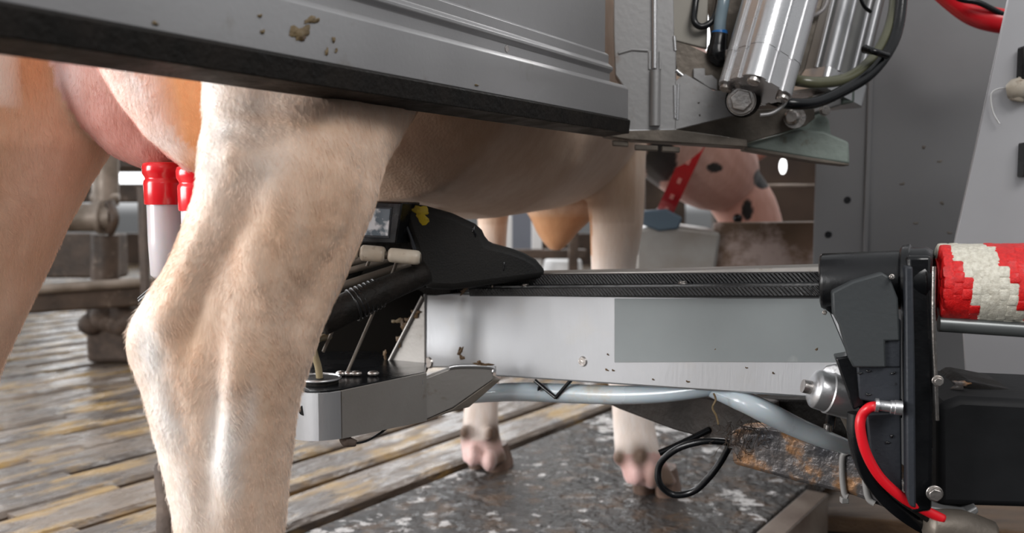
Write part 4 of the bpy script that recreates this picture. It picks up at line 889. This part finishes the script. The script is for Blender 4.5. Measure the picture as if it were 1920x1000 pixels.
# red air hose
rh = thing('air_hose', P(1640, 765, .92), 'bright red air hose with steel fitting on black tower', 'hose')
MB().tube([P(*p) for p in ((1646, 762, .915), (1630, 765, .915), (1616, 780, .92), (1613, 805, .92), (1624, 850, .92), (1650, 895, .92), (1690, 932, .92), (1730, 955, .92), (1768, 974, .92))], .0052, 16).build('hose_body', REDH, rh, smooth=True)
MB().lathe(P(1641, 760, .912), P(1692, 766, .905), [(0, .0072), (.12, .0072), (.14, .005), (.2, .0055), (.55, .0055), (.57, .0068), (.7, .0068), (.72, .0075), (.98, .0075), (1, .006)], 24).build('fitting', ALU, rh, smooth=True, auto=35)
hose('air_hose', [(1606, 775, .95), (1606, 820, .95), (1625, 880, .95), (1660, 930, .95), (1710, 972, .95), (1780, 1010, .95)], .0095, BLACKP, 'thick glossy black hose beside the red one', 'hose')
hose('air_hose', [(1612, 800, .965), (1640, 870, .94), (1680, 925, .935), (1730, 962, .935), (1790, 1005, .935)], .006, BLACKR, 'thin black hose between thick hose and red hose', 'hose')
hose('cable', [(1572, 750, 1.06), (1560, 775, 1.06), (1556, 800, 1.07)], .006, BLACKP, 'short black cable below the aluminium joint', 'cable')
MB().cyl(P(1553, 797, 1.05), P(1552, 808, 1.05), .005, n=16).build('cable_plug', CHROME, None, smooth=True, auto=40)
tag(bpy.data.objects['cable_plug'], 'small metal plug on the short cable below the joint', 'plug')

# ------------------------------------------------------------------ ground items
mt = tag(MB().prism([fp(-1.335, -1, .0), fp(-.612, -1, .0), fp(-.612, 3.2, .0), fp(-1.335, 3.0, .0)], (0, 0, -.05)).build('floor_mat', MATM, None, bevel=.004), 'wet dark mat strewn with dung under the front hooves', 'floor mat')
ea, eb = G(1405, 1010), G(1512, 918); d = (eb-ea).normalized(); sdv = Vector((d.y, -d.x, 0))
m = MB(); m.prism([ea-d*.4+Vector((0, 0, .0)), eb, eb+sdv*.05, ea-d*.4+sdv*.05], (0, 0, -.12)); tag(m.build('wood_curb', WOODL, None, bevel=.003), 'pale wooden edge beam at the lower right of the mat', 'beam')
e2 = eb+sdv*.05
for i, (dz, o_, lab) in enumerate(((-.07, 0, 'brown wet plank highest behind the rusty tube'), (-.12, .16, 'brown wet plank in the middle of the lower right pit'), (-.16, .33, 'brown wet plank lowest at the bottom right'))):
    a = Vector((.58, 2.30-o_*1.6, dz)); b = Vector((1.9, 1.95-o_*1.6, dz)); dd = (b-a).normalized(); nn_ = Vector((-dd.y, dd.x, 0))
    m = MB(); m.prism([a, b, b-nn_*.22, a-nn_*.22], (0, 0, -.04)); tag(m.build('plank', WOOD, None, bevel=.004), lab, 'plank', 'planks in the pit')
# trough and board
TR = Plane((P(1200, 450, 2.36).x, 2.36), (P(1540, 450, 2.30).x, 2.30))
tr = thing('feed_trough', TR.at(1270, 620), 'stained pale grey feed trough behind the front leg', 'trough')
slab(TR, [(1190, 432), (1240, 420), (1352, 436), (1336, 560), (1190, 560)], .35, 'tub', TUB, tr, .01)
slab(TR.off(.01), [(1198, 396), (1250, 392), (1280, 408), (1272, 430), (1235, 434), (1200, 420)], .06, 'rim_flap', BLUEG, tr, .006)
wb = tag(slab(TR.off(-.02), [(1340, 418), (1700, 414), (1700, 560), (1322, 560)], .05, 'board', mat('stained_board', (.20, .125, .085), (.10, .06, .035), .55, 0, 4, .4, 30, c3=(.42, .33, .30), s3=4.5, f3=(.52, .62)), None, .004), 'brown stained board right of the feed trough', 'board')
# collar
cl = thing('collar', P(1285, 340, 2.3), 'red slotted collar round the neck of the cow', 'collar')
d = ray(1306, 290).cross(ray(1252, 405)).normalized(); c_ = Vector((.505, 2.505, .80))
u = Vector((0, 0, 1)); u = (u-d*u.dot(d)).normalized(); v = d.cross(u)
rg = []
for i in range(48):
    a = 2*math.pi*i/48; rr = .214-.004*max(0, -math.cos(a))**2
    e = u*math.cos(a)+v*math.sin(a)
    rg.append([c_+e*rr-d*.022, c_+e*(rr+.004)-d*.022, c_+e*(rr+.004)+d*.022, c_+e*rr+d*.022])
m = MB()
for i in range(48):
    a_, b_ = rg[i], rg[(i+1) % 48]
    k = len(m.v); m.add(a_+b_, [(0, 1, 5, 4), (1, 2, 6, 5), (2, 3, 7, 6), (3, 0, 4, 7)])
m.build('strap', COLR, cl, smooth=True, auto=40)
for i in range(0, 48, 2):
    a = 2*math.pi*i/48; rr = .214-.004*max(0, -math.cos(a))**2+.005; e = u*math.cos(a)+v*math.sin(a); tg = d.cross(e)
    MB().box(c_+e*rr, .010, .016, .002, d, tg, e).build('slot', COLP, cl)
a = c_-u*.205
MB().box(a+Vector((0, 0, -.02)), .075, .05, .06, v, d).build('transponder', mat('transponder_blue', (.035, .045, .06), None, .4), cl, bevel=.012)

# ------------------------------------------------------------------ stall gate and rails at left, background
gp = thing('gate_post', G(200, 600), 'dirty pipe gate post with clamp joint seen between the hind legs', 'post')
Yg = 3.6
def PB(x0, y0, x1, y1, Y, dep, name, m_, par, bv=.01):
    if any(k in name for k in ('post', 'board', 'dirt_block', 'door')): y1 = proj((0, Y, 0.))[1]
    c = P((x0+x1)/2, (y0+y1)/2, Y); w_ = (x1-x0)*Y/F; h_ = (y1-y0)*Y/F
    return MB().box(c+Vector((0, dep/2, 0)), w_, dep, h_).build(name, m_, par, bevel=bv)
tubeo([P(198, 230, Yg), P(198, 385, Yg)], .050, 'upper_pipe', PIPE, gp, 20, False)
tubeo([P(198, 440, Yg), P(197, 525, Yg)], .054, 'lower_pipe', BROWNB, gp, 20, False)
MB().lathe(P(130, 408, Yg-.06), P(212, 408, Yg-.06), [(0, .055), (.68, .055), (.69, .066), (.80, .068), (.82, .05), (1, .05)], 24).build('cross_sleeve', PIPE, gp, smooth=True, auto=40)
MB().tube([P(172, 372, Yg-.02), P(222, 372, Yg-.02)], .02, 10).build('clamp_collar', PIPE, gp, smooth=True)
MB().tube([P(205, 380, Yg-.07), P(214, 410, Yg-.09), P(205, 436, Yg-.07)], .02, 10).build('clamp_nut', BROWNB, gp, smooth=True)
PB(80, 438, 222, 522, Yg+.05, .10, 'gusset', BROWNB, gp)
tag(PB(60, 285, 290, 316, Yg+.5, .08, 'rail', BROWNB, None), 'dark upper rail right behind the far hind leg', 'rail')
tag(PB(60, 345, 300, 380, Yg+.9, .08, 'rail', BROWNB, None), 'brown middle rail behind the gate post', 'rail')
lr = MB().prism([P(40, 540, 3.3), P(300, 522, 3.5), P(300, 572, 3.5), P(40, 590, 3.3)], (0, .09, 0)).build('rail', BROWNB, None, bevel=.01); tag(lr, 'low muddy horizontal rail between the hind legs', 'rail')
tubeo([P(40, 545, 3.28), P(300, 527, 3.48)], .018, 'pipe_rail', PIPE, None, 12, False); tag(bpy.data.objects['pipe_rail'], 'pale thin pipe along the top of low muddy rail', 'rail')
m = MB(); rnd = random.Random(3)
for k in range(14): m.ellipsoid(P(rnd.uniform(170, 262), rnd.uniform(585, 612), 3.55), (.05, 0, 0), (0, .06, 0), (0, 0, .045), 10, 6)
PBm = PB(158, 575, 275, 628, 3.55, .14, 'dirt_block', DIRT, None, .02); tag(PBm, 'crumbly brown dirt covered block under the low rail', 'block')
mb_ = m.build('dirt_clods', DIRT, PBm, smooth=True)
tag(PB(262, 350, 276, 520, 3.2, .03, 'thin_post', BROWNB, None, .003), 'thin dark post just left of the milking cup', 'post')
# objects between belly and arm
tag(PB(945, 405, 960, 560, 4.2, .05, 'white_post', WHITEP, None, .003), 'white post nearest the black arm cover', 'post')
tag(PB(997, 400, 1016, 560, 4.2, .05, 'white_post', WHITEP, None, .003), 'white post just left of the brown brisket', 'post')
tag(PB(958, 380, 1000, 468, 4.6, .05, 'door_panel', GREYW, None, .003), 'blue grey panel between the two white posts', 'panel')
tag(PB(950, 468, 1100, 486, 4.1, .05, 'rail', BROWNB, None, .005), 'blurred brown rail under the brisket', 'rail')
tag(PB(1066, 400, 1084, 560, 3.9, .05, 'dark_post', BROWNB, None, .004), 'dark post left of the near front leg', 'post')
tag(MB().lathe((P(1055, 500, 4.4).x, 4.4, 0), (P(1055, 500, 4.4).x, 4.4, .37), [(0, .08), (.8, .10), (.95, .09), (1, .05)]).build('white_bucket', WHITEP, None, smooth=True, auto=50), 'white round drum on floor left of front leg', 'bucket')
# dark stall fittings behind the neck
bg_ = tag(PB(1380, 240, 1560, 560, 3.1, .06, 'stall_board', BARN, None, .01), 'brown mottled stall board behind the neck', 'board')
tag(PB(1440, 345, 1540, 352, 3.0, .04, 'rail', PIPE, None, .005), 'thin pale rail behind the neck near the cabinet', 'rail')
tag(MB().ellipsoid(P(1468, 312, 3.0), (.011, 0, 0), (0, .02, 0), (0, 0, .026)).build('barn_lamp', mat('lamp_glow', (1, 1, 1), None, .3), None, smooth=True), 'small bright white lamp behind the neck', 'lamp')
nt = bpy.data.materials['lamp_glow'].node_tree.nodes['Principled BSDF']; nt.inputs['Emission Color'].default_value = (1, 1, 1, 1); nt.inputs['Emission Strength'].default_value = 2.5

tag(MB().tube([G(318, 1075)+Vector((0, 0, -.02)), P(322, 960, 1.55), P(308, 900, 1.56), P(296, 870, 1.57)], [.03, .026, .018, .006], 10).build('muddy_stub', DIRT, None, smooth=True), 'muddy brown stub on the slats just left of the near leg', 'stub')
